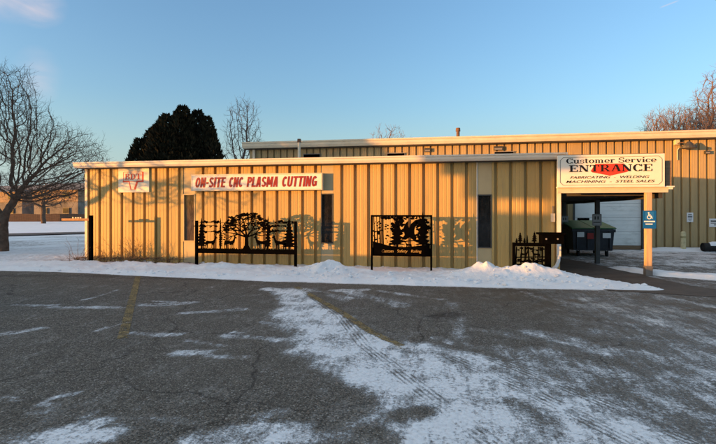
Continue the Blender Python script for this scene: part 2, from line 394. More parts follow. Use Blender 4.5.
GLY = {                                              # wide slab-serif letters: (advance, polygons)
 'E': (.98, [bar(.12, T_, .34, 1 - T_), bar(0, 0, .88, T_), bar(0, 1 - T_, .86, 1), bar(.34, .46, .62, .54), bar(.79, T_, .88, .30), bar(.77, .72, .86, 1 - T_), bar(.56, .36, .63, .46), bar(.56, .54, .63, .64)]),
 'N': (1.12, [bar(0, 0, .34, T_), bar(.13, T_, .21, 1 - T_), bar(0, 1 - T_, .2, 1), dia(.19, 1, .83, 0, .26), bar(.82, 0, .9, 1 - T_), bar(.70, 1 - T_, 1.02, 1)]),
 'T': (1.02, [bar(.35, T_, .58, 1 - T_), bar(.22, 0, .71, T_), bar(0, 1 - T_, .93, 1), bar(0, .68, .09, 1 - T_), bar(.84, .68, .93, 1 - T_)]),
 'R': (1.08, [bar(.12, T_, .34, 1 - T_), bar(0, 0, .46, T_), bar(0, 1 - T_, .58, 1), bar(.34, .46, .58, .54)] + ring(.56, .73, .30, .27, .2, .085, -90, 90, 10) + [dia(.50, .46, .84, T_, .22), bar(.70, 0, 1.02, T_)]),
 'A': (1.06, [dia(.16, T_, .47, 1, .09), dia(.53, 1, .82, T_, .24), bar(.28, .3, .66, .38), bar(0, 0, .32, T_), bar(.62, 0, .99, T_)]),
 'C': (1.00, ring(.47, .5, .47, .52, .24, .09, 38, 322, 26) + [bar(.80, .68, .88, 1.0), bar(.82, .02, .89, .26)]),
 'B': (.98, [bar(.12, T_, .34, 1 - T_), bar(0, 0, .56, T_), bar(0, 1 - T_, .54, 1), bar(.34, .47, .56, .55)] + ring(.52, .77, .29, .23, .2, .085, -90, 90, 10) + ring(.55, .26, .33, .26, .22, .085, -90, 90, 10)),
 'D': (1.02, [bar(.12, T_, .34, 1 - T_), bar(0, 0, .46, T_), bar(0, 1 - T_, .46, 1)] + ring(.44, .5, .48, .5, .24, .085, -90, 90, 16)),
 'S': (.86, ring(.40, .74, .36, .27, .13, .1, 30, 270, 16) + ring(.42, .27, .38, .28, .14, .1, -150, 90, 16) + [bar(.66, .68, .74, 1.0), bar(.03, 0, .11, .32)]),
 'u': (.86, [bar(.08, .14, .27, .68), bar(0, .61, .10, .68), bar(.52, 0, .71, .68), bar(.44, .61, .54, .68), bar(.71, 0, .80, .07)] + ring(.35, .22, .27, .24, .16, .08, 180, 330, 12)),
 's': (.66, ring(.31, .50, .27, .19, .11, .07, 30, 270, 14) + ring(.32, .19, .29, .2, .12, .07, -150, 90, 14) + [bar(.50, .48, .56, .69), bar(.02, 0, .08, .2)]),
 't': (.58, [bar(.13, .12, .32, .9), bar(0, .61, .50, .68)] + ring(.34, .16, .2, .17, .14, .08, 180, 340, 10)),
 'o': (.82, ring(.38, .34, .37, .36, .19, .07, 0, 360, 28)),
 'm': (1.30, [bar(.10, .07, .28, .68), bar(0, .61, .10, .68), bar(0, 0, .36, .07), bar(.50, .07, .68, .5), bar(.44, 0, .76, .07), bar(.92, .07, 1.10, .5), bar(.84, 0, 1.2, .07)] + ring(.44, .46, .24, .23, .17, .09, 0, 130, 10) + ring(.86, .46, .24, .23, .17, .09, 0, 130, 10)),
 'e': (.78, ring(.37, .34, .36, .36, .18, .07, 0, 320, 26) + [bar(.19, .31, .72, .38)]),
 'r': (.70, [bar(.10, .07, .29, .68), bar(0, .61, .10, .68), bar(0, 0, .40, .07)] + ring(.46, .46, .2, .23, .14, .1, 20, 150, 10)),
 'v': (.80, [dia(.18, .62, .40, 0, .2), dia(.42, 0, .62, .62, .08), bar(0, .61, .34, .68), bar(.48, .61, .76, .68)]),
 'i': (.46, [bar(.11, .07, .30, .68), bar(.02, .61, .11, .68), bar(0, 0, .42, .07), bar(.11, .8, .30, 1.0)]),
 'c': (.72, ring(.36, .34, .35, .36, .18, .07, 40, 325, 22) + [bar(.58, .42, .66, .62)]),
 ' ': (.42, []),
}
def slab_text(name, s, x0, x1, z0, z1, Y, m, parent, th=.004):
    tot = sum(GLY[c][0] for c in s) - .1; mb = MB(); x = 0; k = 0
    for c in s:
        for poly in GLY[c][1]:
            k += 1; e = .00012 * (k % 9)
            mb.prism([(x0 + (x + p[0]) / tot * (x1 - x0), z0 + p[1] * (z1 - z0)) for p in poly], Y - th - e, Y)
        x += GLY[c][0]
    return mb.build(name, m, parent)

# ---------------------------------------------------------------- ground: one sheet to the horizon, lot, road, path, snow
FY, BY = 13.27, 21.8                     # front wall of the low annex, front wall of the tall hall
def grid_mesh(name, xs, ys, hf, m, attrs=None, smooth=True):
    nx, ny = len(xs), len(ys)
    XX, YY = np.meshgrid(xs, ys)
    ZZ = hf(XX, YY)
    vs = np.stack([XX.ravel(), YY.ravel(), ZZ.ravel()], 1)
    i = np.arange(nx * ny).reshape(ny, nx)
    fs = np.stack([i[:-1, :-1].ravel(), i[:-1, 1:].ravel(), i[1:, 1:].ravel(), i[1:, :-1].ravel()], 1)
    me = bpy.data.meshes.new(name); me.vertices.add(len(vs)); me.vertices.foreach_set('co', vs.ravel().astype(np.float32))
    me.loops.add(fs.size); me.loops.foreach_set('vertex_index', fs.ravel().astype(np.int32))
    me.polygons.add(len(fs)); me.polygons.foreach_set('loop_start', (np.arange(len(fs)) * 4).astype(np.int32))
    me.polygons.foreach_set('loop_total', np.full(len(fs), 4, np.int32))
    me.update(calc_edges=True); me.validate()
    if smooth: me.polygons.foreach_set('use_smooth', np.ones(len(fs), bool))
    for k, fn in (attrs or {}).items():
        at = me.attributes.new(k, 'FLOAT', 'POINT'); at.data.foreach_set('value', fn(XX, YY).ravel().astype(np.float32))
    me.materials.append(m); o = bpy.data.objects.new(name, me); col.objects.link(o); return o
def vnoise(XX, YY, s, seed=0, oct_=4):
    tot = np.zeros(XX.shape); amp = 1.0; f = s; sm = 0
    for o_ in range(oct_):
        x = XX * f + 37.1 * seed + 11.3 * o_; y = YY * f - 19.7 * seed + 5.1 * o_
        xi = np.floor(x); yi = np.floor(y); fx = x - xi; fy = y - yi
        fx = fx * fx * (3 - 2 * fx); fy = fy * fy * (3 - 2 * fy)
        def h(a_, b_):
            v = np.sin(a_ * 127.1 + b_ * 311.7 + seed * 17.3) * 43758.5453; return v - np.floor(v)
        v = (h(xi, yi) * (1 - fx) + h(xi + 1, yi) * fx) * (1 - fy) + (h(xi, yi + 1) * (1 - fx) + h(xi + 1, yi + 1) * fx) * fy
        tot += amp * v; sm += amp; amp *= .5; f *= 2.03
    return tot / sm
def capd(XX, YY, a_, b_):
    dx, dy = b_[0] - a_[0], b_[1] - a_[1]; L2 = dx * dx + dy * dy + 1e-9
    t_ = np.clip(((XX - a_[0]) * dx + (YY - a_[1]) * dy) / L2, 0, 1)
    return np.hypot(XX - a_[0] - t_ * dx, YY - a_[1] - t_ * dy)
def sst(v, lo, hi):
    t_ = np.clip((v - lo) / (hi - lo), 0, 1); return t_ * t_ * (3 - 2 * t_)
# photo strokes of packed snow on the lot: pixel ends, radius in metres, strength
SNOWCAPS = [
 (268, 289, 300, 292, .22, .9), (292, 291, 305, 312, .42, .95), (303, 312, 340, 338, .55, 1), (335, 340, 385, 372, .62, 1), (385, 372, 440, 405, .75, 1.05),
 (440, 400, 520, 446, .85, 1.05), (400, 360, 470, 385, .6, 1), (470, 388, 590, 446, .9, 1.0), (560, 410, 650, 446, .6, .8), (345, 333, 420, 352, .3, .85),
 (420, 352, 520, 380, .42, .9), (520, 380, 620, 412, .42, .75), (305, 292, 352, 300, .25, .6), (335, 291, 365, 290, .15, .8), (350, 292, 400, 305, .2, .55),
 (225, 337, 300, 341, .1, .62), (288, 352, 322, 355, .12, .75), (262, 322, 300, 326, .08, .55), (300, 352, 345, 362, .22, .7),
 (16, 305, 60, 305, .1, .62), (60, 307, 112, 308, .12, .72), (84, 300, 118, 290, .05, .55), (2, 335, 42, 329, .1, .66), (140, 305, 192, 303, .14, .72), (150, 301, 180, 303, .05, .6), (185, 313, 240, 310, .12, .62),
 (136, 333, 178, 335, .09, .72), (172, 353, 200, 353, .12, .72), (185, 341, 216, 346, .07, .55), (205, 357, 240, 358, .08, .58), (230, 332, 236, 334, .05, .5), (100, 330, 130, 322, .05, .42),
 (2, 399, 18, 402, .04, .66), (36, 414, 58, 411, .05, .68), (58, 398, 88, 392, .05, .72), (46, 404, 66, 406, .035, .6), (18, 446, 92, 424, .13, .95), (40, 446, 105, 436, .13, .9), (90, 415, 102, 410, .035, .6), (0, 440, 30, 436, .06, .5),
 (200, 446, 262, 432, .15, .85), (255, 438, 345, 432, .20, .85), (262, 418, 316, 408, .06, .58), (316, 405, 332, 395, .05, .66), (140, 420, 190, 425, .08, .45), (375, 432, 420, 428, .1, .5),
 (536, 333, 604, 352, .22, .66), (590, 300, 720, 344, .24, .72), (560, 300, 640, 322, .13, .55), (640, 292, 720, 308, .12, .52), (612, 352, 720, 372, .2, .52), (600, 372, 720, 415, .3, .5), (520, 292, 590, 312, .1, .45),
 (455, 303, 470, 348, .1, .45), (380, 291, 442, 300, .1, .62), (404, 322, 440, 330, .1, .4), (440, 338, 480, 348, .1, .5), (500, 350, 560, 372, .2, .5), (540, 352, 660, 392, .2, .5), (640, 405, 720, 446, .3, .52), (535, 362, 600, 385, .2, .6), (480, 330, 530, 340, .12, .35)]
BARE = [(398, 416, 425, 412, .10, .8), (300, 385, 345, 402, .3, 1.1), (520, 402, 552, 418, .12, .6), (436, 318, 456, 314, .22, .8), (372, 432, 400, 440, .1, .7), (430, 300, 450, 290, .15, .3), (314, 294, 345, 313, .15, 1.1), (352, 320, 400, 343, .07, .6), (312, 405, 330, 425, .15, .8), (360, 302, 420, 330, .3, .5)]
def snow_fn(XX, YY):
    n = (vnoise(XX, YY, 1.1, 3, 5) - .5)
    wx = XX + .28 * (vnoise(XX, YY, 1.3, 8) - .5); wy = YY + .28 * (vnoise(XX, YY, 1.3, 9) - .5)
    v = np.full(XX.shape, -.26) + .25 * n
    right = sst(wx - .22 * wy, -1.2, 1.6)            # a light dusting over the driven right side
    v = np.maximum(v, -.26 + right * (.60 + .75 * (vnoise(XX * .9 + YY * .75, YY * .25 - XX * .2, 1.0, 5, 5) - .32)))
    for x0, y0, x1, y1, r, s_ in SNOWCAPS:
        d = capd(wx, wy, G(x0, y0), G(x1, y1)); w_ = 1 - sst(d, r * .55, r * 1.55); v = np.maximum(v, (s_ * .98 + .26) * w_ - .26)
    for x0, y0, x1, y1, r, s_ in BARE:
        d = capd(wx, wy, G(x0, y0), G(x1, y1)); v = v - s_ * (1 - sst(d, r * .3, r * 1.5))
    edge = sst(YY - np.interp(XX, [-14, -10, -7.4, -3.6, 0, 3, 6], [10.95, 10.95, 10.6, 10.22, 10.12, 10.12, 10.3]), -.18, .2)
    v = np.maximum(v, -.3 + edge * (1.6 - 1.5 * sst(XX, 3.6, 5.2)))
    far = sst(XX, 6.0, 7.5) * sst(YY, 13.0, 15.5)      # the yard by the big door: packed snow between wheel ruts
    v = np.maximum(v, -.1 + far * (.85 + .9 * (vnoise(XX * .35, YY * 1.6, .9, 12, 4) - .5)))
    return v
def brown_fn(XX, YY):
    a_ = sst(XX + .3 * YY, 1.5, 5.0) * sst(YY, 4.5, 9.0) * (1 - sst(YY, 11, 13))
    return np.clip(a_ * 1.1 + .25 * sst(YY, 8, 10), 0, 1) * (.5 + .8 * vnoise(XX, YY, .8, 21))
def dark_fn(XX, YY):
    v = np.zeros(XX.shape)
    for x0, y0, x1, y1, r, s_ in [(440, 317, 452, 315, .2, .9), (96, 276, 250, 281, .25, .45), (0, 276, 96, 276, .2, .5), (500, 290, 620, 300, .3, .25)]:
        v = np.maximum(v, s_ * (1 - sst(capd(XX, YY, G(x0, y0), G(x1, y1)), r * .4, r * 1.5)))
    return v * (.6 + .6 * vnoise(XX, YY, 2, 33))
TRK = [[G(300, 288), G(340, 315), G(364, 345), G(412, 382), G(500, 450)], [G(590, 296), G(640, 310), G(760, 342)], [G(540, 292), G(640, 325), G(760, 366)],
       [G(470, 350), G(560, 385), G(690, 440)], [G(452, 358), G(530, 392), G(640, 446)]]
def track(XX, YY):
    bd = np.full(XX.shape, 9.0); ba = np.zeros(XX.shape)
    for ln in TRK:
        acc = 0
        for a_, b_ in zip(ln, ln[1:]):
            dx, dy = b_.x - a_.x, b_.y - a_.y; L_ = math.hypot(dx, dy)
            t_ = np.clip(((XX - a_.x) * dx + (YY - a_.y) * dy) / (L_ * L_), 0, 1)
            d = np.hypot(XX - a_.x - t_ * dx, YY - a_.y - t_ * dy); sg = np.sign((XX - a_.x) * dy - (YY - a_.y) * dx)
            k = d < np.abs(bd); bd = np.where(k, d * sg, bd); ba = np.where(k, acc + t_ * L_, ba); acc += L_
    return bd, ba
# world ground
gs = grid_mesh('snowy_ground', np.concatenate([np.linspace(-900, -90, 12), np.linspace(-80, 40, 121), np.linspace(60, 900, 12)]), np.concatenate([np.linspace(-900, -60, 12), np.linspace(-50, 110, 161), np.linspace(130, 1500, 14)]),
               lambda a_, b_: -.03 + .0 * a_ + .05 * (vnoise(a_, b_, .5, 2) - .5) * sst(b_, 14, 20) * sst(-a_, 11, 16), M_SNOW, {'dirt': lambda a_, b_: .8 * sst(-a_, 12, 16) * sst(b_, 16, 20) * (1 - sst(b_, 27, 30)) * sst(vnoise(a_, b_, .9, 6), .42, .6)})
tag(gs, kind='structure')
lot = grid_mesh('parking_lot', np.arange(-14, 16.01, .06), np.arange(-1, 21.75, .06), lambda a_, b_: .004 + 0 * a_, M_LOT,
                {'snow': snow_fn, 'brown': brown_fn, 'dark': dark_fn, 'track_d': lambda a_, b_: track(a_, b_)[0], 'track_a': lambda a_, b_: track(a_, b_)[1]})
tag(lot, kind='structure')
def outer(a_, b_): return .004 + 0 * a_
# rest of the lot behind the camera
lot2 = grid_mesh('parking_lot_rear', np.linspace(-40, 40, 41), np.linspace(-14, -1, 14), outer, M_LOT, {'snow': lambda a_, b_: .1 + .3 * vnoise(a_, b_, .5, 4)}); tag(lot2, kind='structure')

# painted stall lines
def stripe(pts, wd, z):
    mb = MB(); L_ = []; R_ = []
    for i, p in enumerate(pts):
        q = pts[min(i + 1, len(pts) - 1)]; o_ = pts[max(i - 1, 0)]; d = (q - o_); d.z = 0; d.normalize(); n_ = Vector((-d.y, d.x, 0))
        L_.append(p + n_ * wd / 2); R_.append(p - n_ * wd / 2)
    for a_ in (L_, R_):
        for p in a_: p.z = z
    n = len(pts); mb.raw(L_ + R_, [(i, i + 1, n + i + 1, n + i) for i in range(n - 1)]); return mb
def finer(pts, n=14):
    o_ = []
    for a_, b_ in zip(pts, pts[1:]): o_ += [a_ + (b_ - a_) * (k / n) for k in range(n)]
    return o_ + [pts[-1]]
for k, pts in enumerate(([G(138, 277), G(131, 305), G(122.5, 339)], [G(296, 287), G(342, 313), G(372, 333), G(408, 350)])):
    o = stripe(finer(pts), .125, .010).build('parking_line', M_PAINT); tag(o, kind='structure')
    vv = np.array([tuple(v.co) for v in o.data.vertices]); at = o.data.attributes.new('snow', 'FLOAT', 'POINT'); at.data.foreach_set('value', snow_fn(vv[:, 0], vv[:, 1]).astype(np.float32))

# brown walkway under the canopy
def walk_mat():
    return mat('wet_walkway', (.075, .058, .043), .8, .25, 2, bump=.5, bscale=50, dirt=((.03, .024, .02), 3, .5), fine=.3)
wk = [G(560, 258), G(590, 263.5), G(640, 275), G(690, 286), G(740, 293), G(760, 300), G(690, 296), G(610, 291), G(560, 282)]
mb = MB(); mb.raw([(p.x, p.y, .012) for p in wk], [tuple(range(len(wk)))][::-1]); o = mb.build('walkway', walk_mat(), recalc=True); tag(o, kind='structure')

# road across the left background
rd = [G(-60, 237.5), G(20, 235.6), G(95, 233.6), G(130, 232.6), G(130, 231.0), G(95, 231.9), G(20, 233.6), G(-60, 235.2)]
mb = MB(); mb.raw([(p.x, p.y, .035) for p in rd], [tuple(range(8))]); o = mb.build('road', mat('far_road', (.055, .055, .06), .85, .2, .5), recalc=True); tag(o, kind='structure')

# ploughed snow along the front wall
MOUNDS = [(G(320, 277), .11, .42, .42), (G(298, 277), .07, .8, .4), (G(342, 277), .10, .7, .4), (G(490, 281), .19, .52, .40), (G(508, 283), .17, .5, .4), (G(466, 280), .09, .6, .4), (G(540, 284), .20, .46, .4), (G(562, 285), .12, .4, .38), (G(590, 287), .07, .5, .3), (G(250, 272), .10, 1.2, .4), (G(60, 268), .10, 2.0, .5), (G(140, 270), .08, 1.5, .4), (G(200, 272), .07, 1.0, .4)]
def berm_h(XX, YY):
    ey = np.interp(XX, [-14, -10, -7.4, -3.6, 0, 3, 6], [10.95, 10.95, 10.6, 10.22, 10.12, 10.12, 10.3]) + .17 * (vnoise(XX, XX * 0, .8, 41, 4) - .5) * 2 + .10 * (vnoise(XX, YY, 3, 47, 3) - .5)
    prof = sst(YY, ey, ey + .4) * (.035 + .09 * vnoise(XX, YY, 1.1, 42, 5) ** 1.3) * (1 - .45 * sst(YY, 11.6, 12.4))
    for c, h, rx, ry in MOUNDS:
        lum = 1 + .75 * (vnoise(XX, YY, 2.9, 44, 5) - .5) * 2
        cy = max(c.y + .45, 10.95)
        prof = prof + h * lum * np.exp(-((XX - c.x) / rx) ** 2 - np.abs((YY - cy) / ry) ** 2.2) * sst(YY, ey, ey + .3)
    prof = prof + (.075 * (vnoise(XX, YY, 3.2, 45, 5) - .5) + .045 * np.maximum(0, vnoise(XX, YY, 7, 46, 4) - .56) * 3) * sst(YY, ey + .05, ey + .4)
    right = 1 - sst(XX + .55 * (YY - 10.4), 4.3, 5.1)
    back = 1 - sst(YY, 14.5, 16.5) * (XX < -11.2)
    return -.02 + (prof + .02) * right * back
def berm_dirt(XX, YY):
    a_ = sst(YY, 12.15, 12.9) * (1 - sst(XX, -6.5, -4.5)) * sst(XX, -13.5, -11)
    return np.clip(a_ + .25 * sst(YY, 12.6, 13.2), 0, 1)
o = grid_mesh('snow_bank', np.arange(-26, 5.6, .04), np.arange(9.9, 16.6, .04), berm_h, M_SNOW, {'dirt': berm_dirt}); tag(o, kind='structure')
# frozen clods left by the plough
r_ = random.Random(17); mb = MB(); cx_, cy_ = [], []
for i in range(420):
    u = r_.random()
    if u < .45: x = -11 + 16 * r_.random(); y = 10.3 + .5 * r_.random() + .05 * abs(x) * (x < 0)
    elif u < .65: x = G(320, 277).x + r_.gauss(0, .8); y = 10.9 + abs(r_.gauss(0, .4))
    else: x = G(515, 283).x + r_.gauss(0, 1.0); y = 10.6 + abs(r_.gauss(0, .45))
    cx_.append(x); cy_.append(y)
hz_ = berm_h(np.array(cx_), np.array(cy_))
for x, y, z in zip(cx_, cy_, hz_):
    if z < .02: continue
    rr = .012 + .045 * r_.random() ** 3; bm = bmesh.new(); bmesh.ops.create_icosphere(bm, subdivisions=1, radius=rr)
    for v in bm.verts: v.co *= .7 + .6 * r_.random()
    mb.raw([(v.co.x * 1.3 + x, v.co.y + y, v.co.z * .8 + z + rr * .2) for v in bm.verts], [tuple(v.index for v in f.verts) for f in bm.faces]); bm.free()
o = mb.build('snow_clods', M_SNOW); tag(o, 'small frozen clods scattered over the ploughed snow along the wall', 'snow clods', kind='stuff')
# snow strip on the far side of the walkway
def strip_h(XX, YY):
    u = XX; ctr = np.interp(XX, [4.9, 5.6, 6.6, 8.5, 12], [14.6, 13.2, 12.5, 12.0, 11.6]); wd = np.interp(XX, [4.9, 5.6, 8, 12], [.6, .55, .5, .5])
    e = wd * (1 + .7 * (vnoise(XX, YY, 1.2, 51) - .5))
    return -.02 + .13 * (1 - sst(np.abs(YY - ctr), e * .35, e)) * (.6 + .7 * vnoise(XX, YY, 2.5, 52)) * sst(XX, 4.9, 5.3)
o = grid_mesh('snow_strip', np.arange(4.9, 13, .05), np.arange(10.9, 15.6, .05), strip_h, M_SNOW); tag(o, kind='structure')
def wallsnow_h(XX, YY):
    return -.02 + .16 * sst(YY, 20.6 + .7 * (vnoise(XX, XX * 0, .6, 61) - .5), 21.6) * (.6 + .6 * vnoise(XX, YY, 1.6, 62)) * sst(XX, 8.7, 9.3)
o = grid_mesh('snow_drift', np.arange(8.6, 16, .06), np.arange(20, 21.75, .06), wallsnow_h, M_SNOW); tag(o, kind='structure')
# unseen ridge added left of the camera to shade the foot of the wall
o = grid_mesh('shade_ridge', np.arange(-27, -7.0, .1), np.arange(4.6, 7.4, .1), lambda a_, b_: np.interp(a_, [-27, -19.5, -18, -8.6, -7.4], [.6, .66, .84, .86, 0]) * (1 + .05 * (vnoise(a_, b_ * 0, .6, 71) - .5)) * np.exp(-((b_ - 6) / .45) ** 4), M_SNOW); tag(o, kind='structure')

o = grid_mesh('far_shade_ridge', np.arange(-85, -9.9, .4), np.arange(-17, -10.9, .2), lambda a_, b_: (1.95 + .12 * (vnoise(a_, b_ * 0, .3, 73) - .5)) * np.exp(-((b_ + 14) / 1.3) ** 4) * sst(a_, -85, -82) * (1 - sst(a_, -13, -10)), M_SNOW); tag(o, kind='structure')  # unseen ridge added behind the camera to keep the lot in shade

# ---------------------------------------------------------------- buildings
def ribbed(mb, x0, x1, ph, step, wgap, dep, y, z0, z1):
    """sheet-steel siding: flat pans with recessed grooves, extruded in height; front at y"""
    pts = [(x0, y)]
    k = math.ceil((x0 - ph) / step - 1e-6)
    while ph + k * step < x1:
        c = ph + k * step; k += 1
        a_, b_ = c - wgap / 2, c + wgap / 2; ch = wgap * .16
        if a_ < x0 + .01 or b_ > x1 - .01: continue
        m_ = c + step * .5
        pts += [(a_, y), (a_ + ch, y + dep), (b_ - ch, y + dep), (b_, y)]
        # two faint stiffening beads on each pan
        for q in (.36, .64):
            xc = c + step * q
            if xc + .02 < x1: pts += [(xc - .012, y), (xc, y + .006), (xc + .012, y)]
    pts.append((x1, y))
    n = len(pts)
    mb.raw([(p[0], p[1], z0) for p in pts] + [(p[0], p[1], z1) for p in pts], [(i, i + 1, n + i + 1, n + i) for i in range(n - 1)])
    return mb
# low annex
AX0, AX1 = X(85.5, FY), X(560, FY)
EZ = 3.13
annex = thing('metal_annex', 'low tan ribbed metal building with three slit windows and cream eave', 'building', (AX0, FY, 0))
STEP = .398; PH = X(88.6, FY)
wins = [(X(183.2, FY), X(195.2, FY), Z(189, 194, FY), Z(189, 241.5, FY)), (X(320.8, FY), X(333.2, FY), Z(327, 193.5, FY), Z(327, 243.5, FY)), (X(477.3, FY), X(491.8, FY), Z(484, 194.5, FY), Z(484, 248, FY))]
mb = MB(); xs = AX0
for a_, b_, zt, zb in wins:
    ribbed(mb, xs, a_, PH, STEP, .095, .09, FY, 0, EZ); xs = b_
ribbed(mb, xs, AX1, PH, STEP, .095, .09, FY, 0, EZ)
# side and rear walls
mb.raw([(AX0, FY, 0), (AX0, BY - .02, 0), (AX0, BY - .02, EZ), (AX0, FY, EZ)], [(0, 1, 2, 3)])
mb.raw([(AX1, FY, 0), (AX1, BY - .02, 0), (AX1, BY - .02, EZ), (AX1, FY, EZ)], [(3, 2, 1, 0)])
mb.build('wall', M_SIDE, annex)
for i, (a_, b_, zt, zb) in enumerate(wins):
    bx('filler_panel', (a_ + .002, FY + .012, 0), (b_ - .002, FY + .05, zb), M_FILL, annex); bx('filler_panel', (a_ + .002, FY + .012, zt), (b_ - .002, FY + .05, EZ), M_FILL, annex)
    fr = MB(); t_ = .03
    fr.box((a_ + .003, FY - .012, zb), (a_ + .003 + t_, FY + .06, zt)); fr.box((b_ - .003 - t_, FY - .012, zb), (b_ - .003, FY + .06, zt))
    fr.box((a_ + .003 + t_, FY - .01, zb), (b_ - .003 - t_, FY + .06, zb + t_)); fr.box((a_ + .003 + t_, FY - .01, zt - t_), (b_ - .003 - t_, FY + .06, zt))
    wf = fr.build('window', M_DGREY if i else M_FILL, annex)
    bx('pane', (a_ + .033, FY + .035, zb + .03), (b_ - .033, FY + .045, zt - .03), M_GLASSB if i == 0 else M_GLASS, wf)
    if i == 2: bx('trim_strip', (a_ - .02, FY - .006, 0), (a_ + .001, FY + .03, EZ), M_WHITE, annex)
# corner trims
bx('corner_trim', (AX0 - .015, FY - .012, 0), (AX0 + .075, FY - .002, EZ), M_TRIM, annex)
# roof + eave
mb = MB()
mb.raw([(AX0 - .15, FY - .22, EZ + .06), (AX1 + .12, FY - .22, EZ + .06), (AX1 + .12, BY - .03, EZ + .55), (AX0 - .15, BY - .03, EZ + .55),
        (AX0 - .15, FY - .22, EZ + .02), (AX1 + .12, FY - .22, EZ + .02), (AX1 + .12, BY - .03, EZ + .47), (AX0 - .15, BY - .03, EZ + .47)],
       [(0, 1, 2, 3), (7, 6, 5, 4), (0, 4, 5, 1), (1, 5, 6, 2), (2, 6, 7, 3), (3, 7, 4, 0)])
rf = mb.build('roof', M_ROOF, annex)
def gutter(x0, x1, y, ztop, h, d, name, m, parent):   # K-style gutter profile swept along X
    prof = [(0, 0), (-d * .55, 0), (-d * .8, h * .35), (-d * .82, h * .7), (-d, h * .78), (-d, h), (-d + .012, h), (-d + .012, h - .01), (0, h)]
    n = len(prof); mb_ = MB(); z0 = ztop - h
    mb_.raw([(x0, y + p[0], z0 + p[1]) for p in prof] + [(x1, y + p[0], z0 + p[1]) for p in prof],
            [(i, (i + 1) % n, n + (i + 1) % n, n + i) for i in range(n)] + [tuple(range(n)), tuple(reversed(range(n, 2 * n)))])
    return mb_.build(name, m, parent, recalc=True)
gutter(AX0 - .16, AX1 + .06, FY - .225, EZ + .075, .17, .14, 'gutter', M_GUT, annex)
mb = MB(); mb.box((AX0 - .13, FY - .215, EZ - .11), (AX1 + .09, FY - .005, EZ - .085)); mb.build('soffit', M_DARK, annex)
bx('eave_cap', (AX1 + .065, FY - .37, EZ - .10), (AX1 + .10, FY - .2, EZ + .08), M_WHITE, annex)
# downspout at the right corner, kicked out at the foot
dx = X(558.5, FY - .1)
ds = MB(); ds.box((dx - .045, FY - .16, .42), (dx + .05, FY - .08, EZ - .1))
p0 = Vector((dx, FY - .12, .45)); ds.path([p0, p0 + Vector((-.02, -.06, -.14)), p0 + Vector((-.10, -.2, -.26)), p0 + Vector((-.2, -.34, -.3))], .046, 10)
ds.build('downspout', M_WHITE, annex)
# meter box
mbx = thing('electrical_box', 'small pale electrical box on the shaded wall near the corner downspout', 'electrical box', (X(552.5, FY), FY, 1.3))
bx('case', (X(550.5, FY), FY - .07, Z(552, 222, FY)), (X(554.5, FY), FY + .01, Z(552, 213.5, FY)), M_TRIM, mbx, .006)
bx('conduit', (X(552, FY), FY - .045, Z(552, 213.4, FY)), (X(552, FY) + .02, FY - .02, Z(552, 206, FY)), M_GREY, mbx)

# tall hall behind
HX0, HX1 = X(249.5, BY), 24.0
HZ = 5.0
hall = thing('metal_hall', 'tall tan ribbed metal hall behind the annex with long cream eave', 'building', (HX0, BY, 0))
DX0, DX1 = X(573.5, BY), X(643.2, BY); DZ1 = 3.3
mb = MB(); PH2 = X(690, BY)
ribbed(mb, HX0, DX0, PH2, .333, .088, .085, BY, 0, HZ); ribbed(mb, DX1, HX1, PH2, .333, .088, .085, BY, 0, HZ)
n0 = []
ribbed(mb, DX0, DX1, PH2, .333, .088, .085, BY, DZ1, HZ)
mb.raw([(HX0, BY, 0), (HX0, BY + 18, 0), (HX0, BY + 18, HZ), (HX0, BY, HZ)], [(0, 1, 2, 3)])
mb.raw([(HX0, BY + 18, 0), (HX1, BY + 18, 0), (HX1, BY + 18, HZ), (HX0, BY + 18, HZ)], [(0, 1, 2, 3)])
mb.raw([(HX1, BY, 0), (HX1, BY + 18, 0), (HX1, BY + 18, HZ), (HX1, BY, HZ)], [(3, 2, 1, 0)])
mb.build('wall', M_SIDE2, hall)
mb = MB()
mb.raw([(HX0 - .2, BY - .25, HZ + .06), (HX1, BY - .25, HZ + .06), (HX1, BY + 9, HZ + .75), (HX0 - .2, BY + 9, HZ + .75), (HX1, BY + 18.2, HZ + .06), (HX0 - .2, BY + 18.2, HZ + .06),
        (HX0 - .2, BY - .25, HZ + .01), (HX1, BY - .25, HZ + .01), (HX1, BY + 18.2, HZ + .01), (HX0 - .2, BY + 18.2, HZ + .01)],
       [(0, 1, 2, 3), (3, 2, 4, 5), (6, 7, 1, 0), (9, 8, 7, 6), (5, 4, 8, 9), (0, 3, 5, 9, 6), (1, 7, 8, 4, 2)])
mb.build('roof', M_ROOF, hall, recalc=True)
gutter(HX0 - .22, HX1, BY - .255, HZ + .08, .30, .2, 'gutter', M_TRIM, hall)
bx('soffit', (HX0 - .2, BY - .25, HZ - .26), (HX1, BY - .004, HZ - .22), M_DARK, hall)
xd = X(254, BY - .1); bx('downspout', (xd - .06, BY - .16, 0), (xd + .06, BY - .05, HZ - .2), M_TRIM, hall)
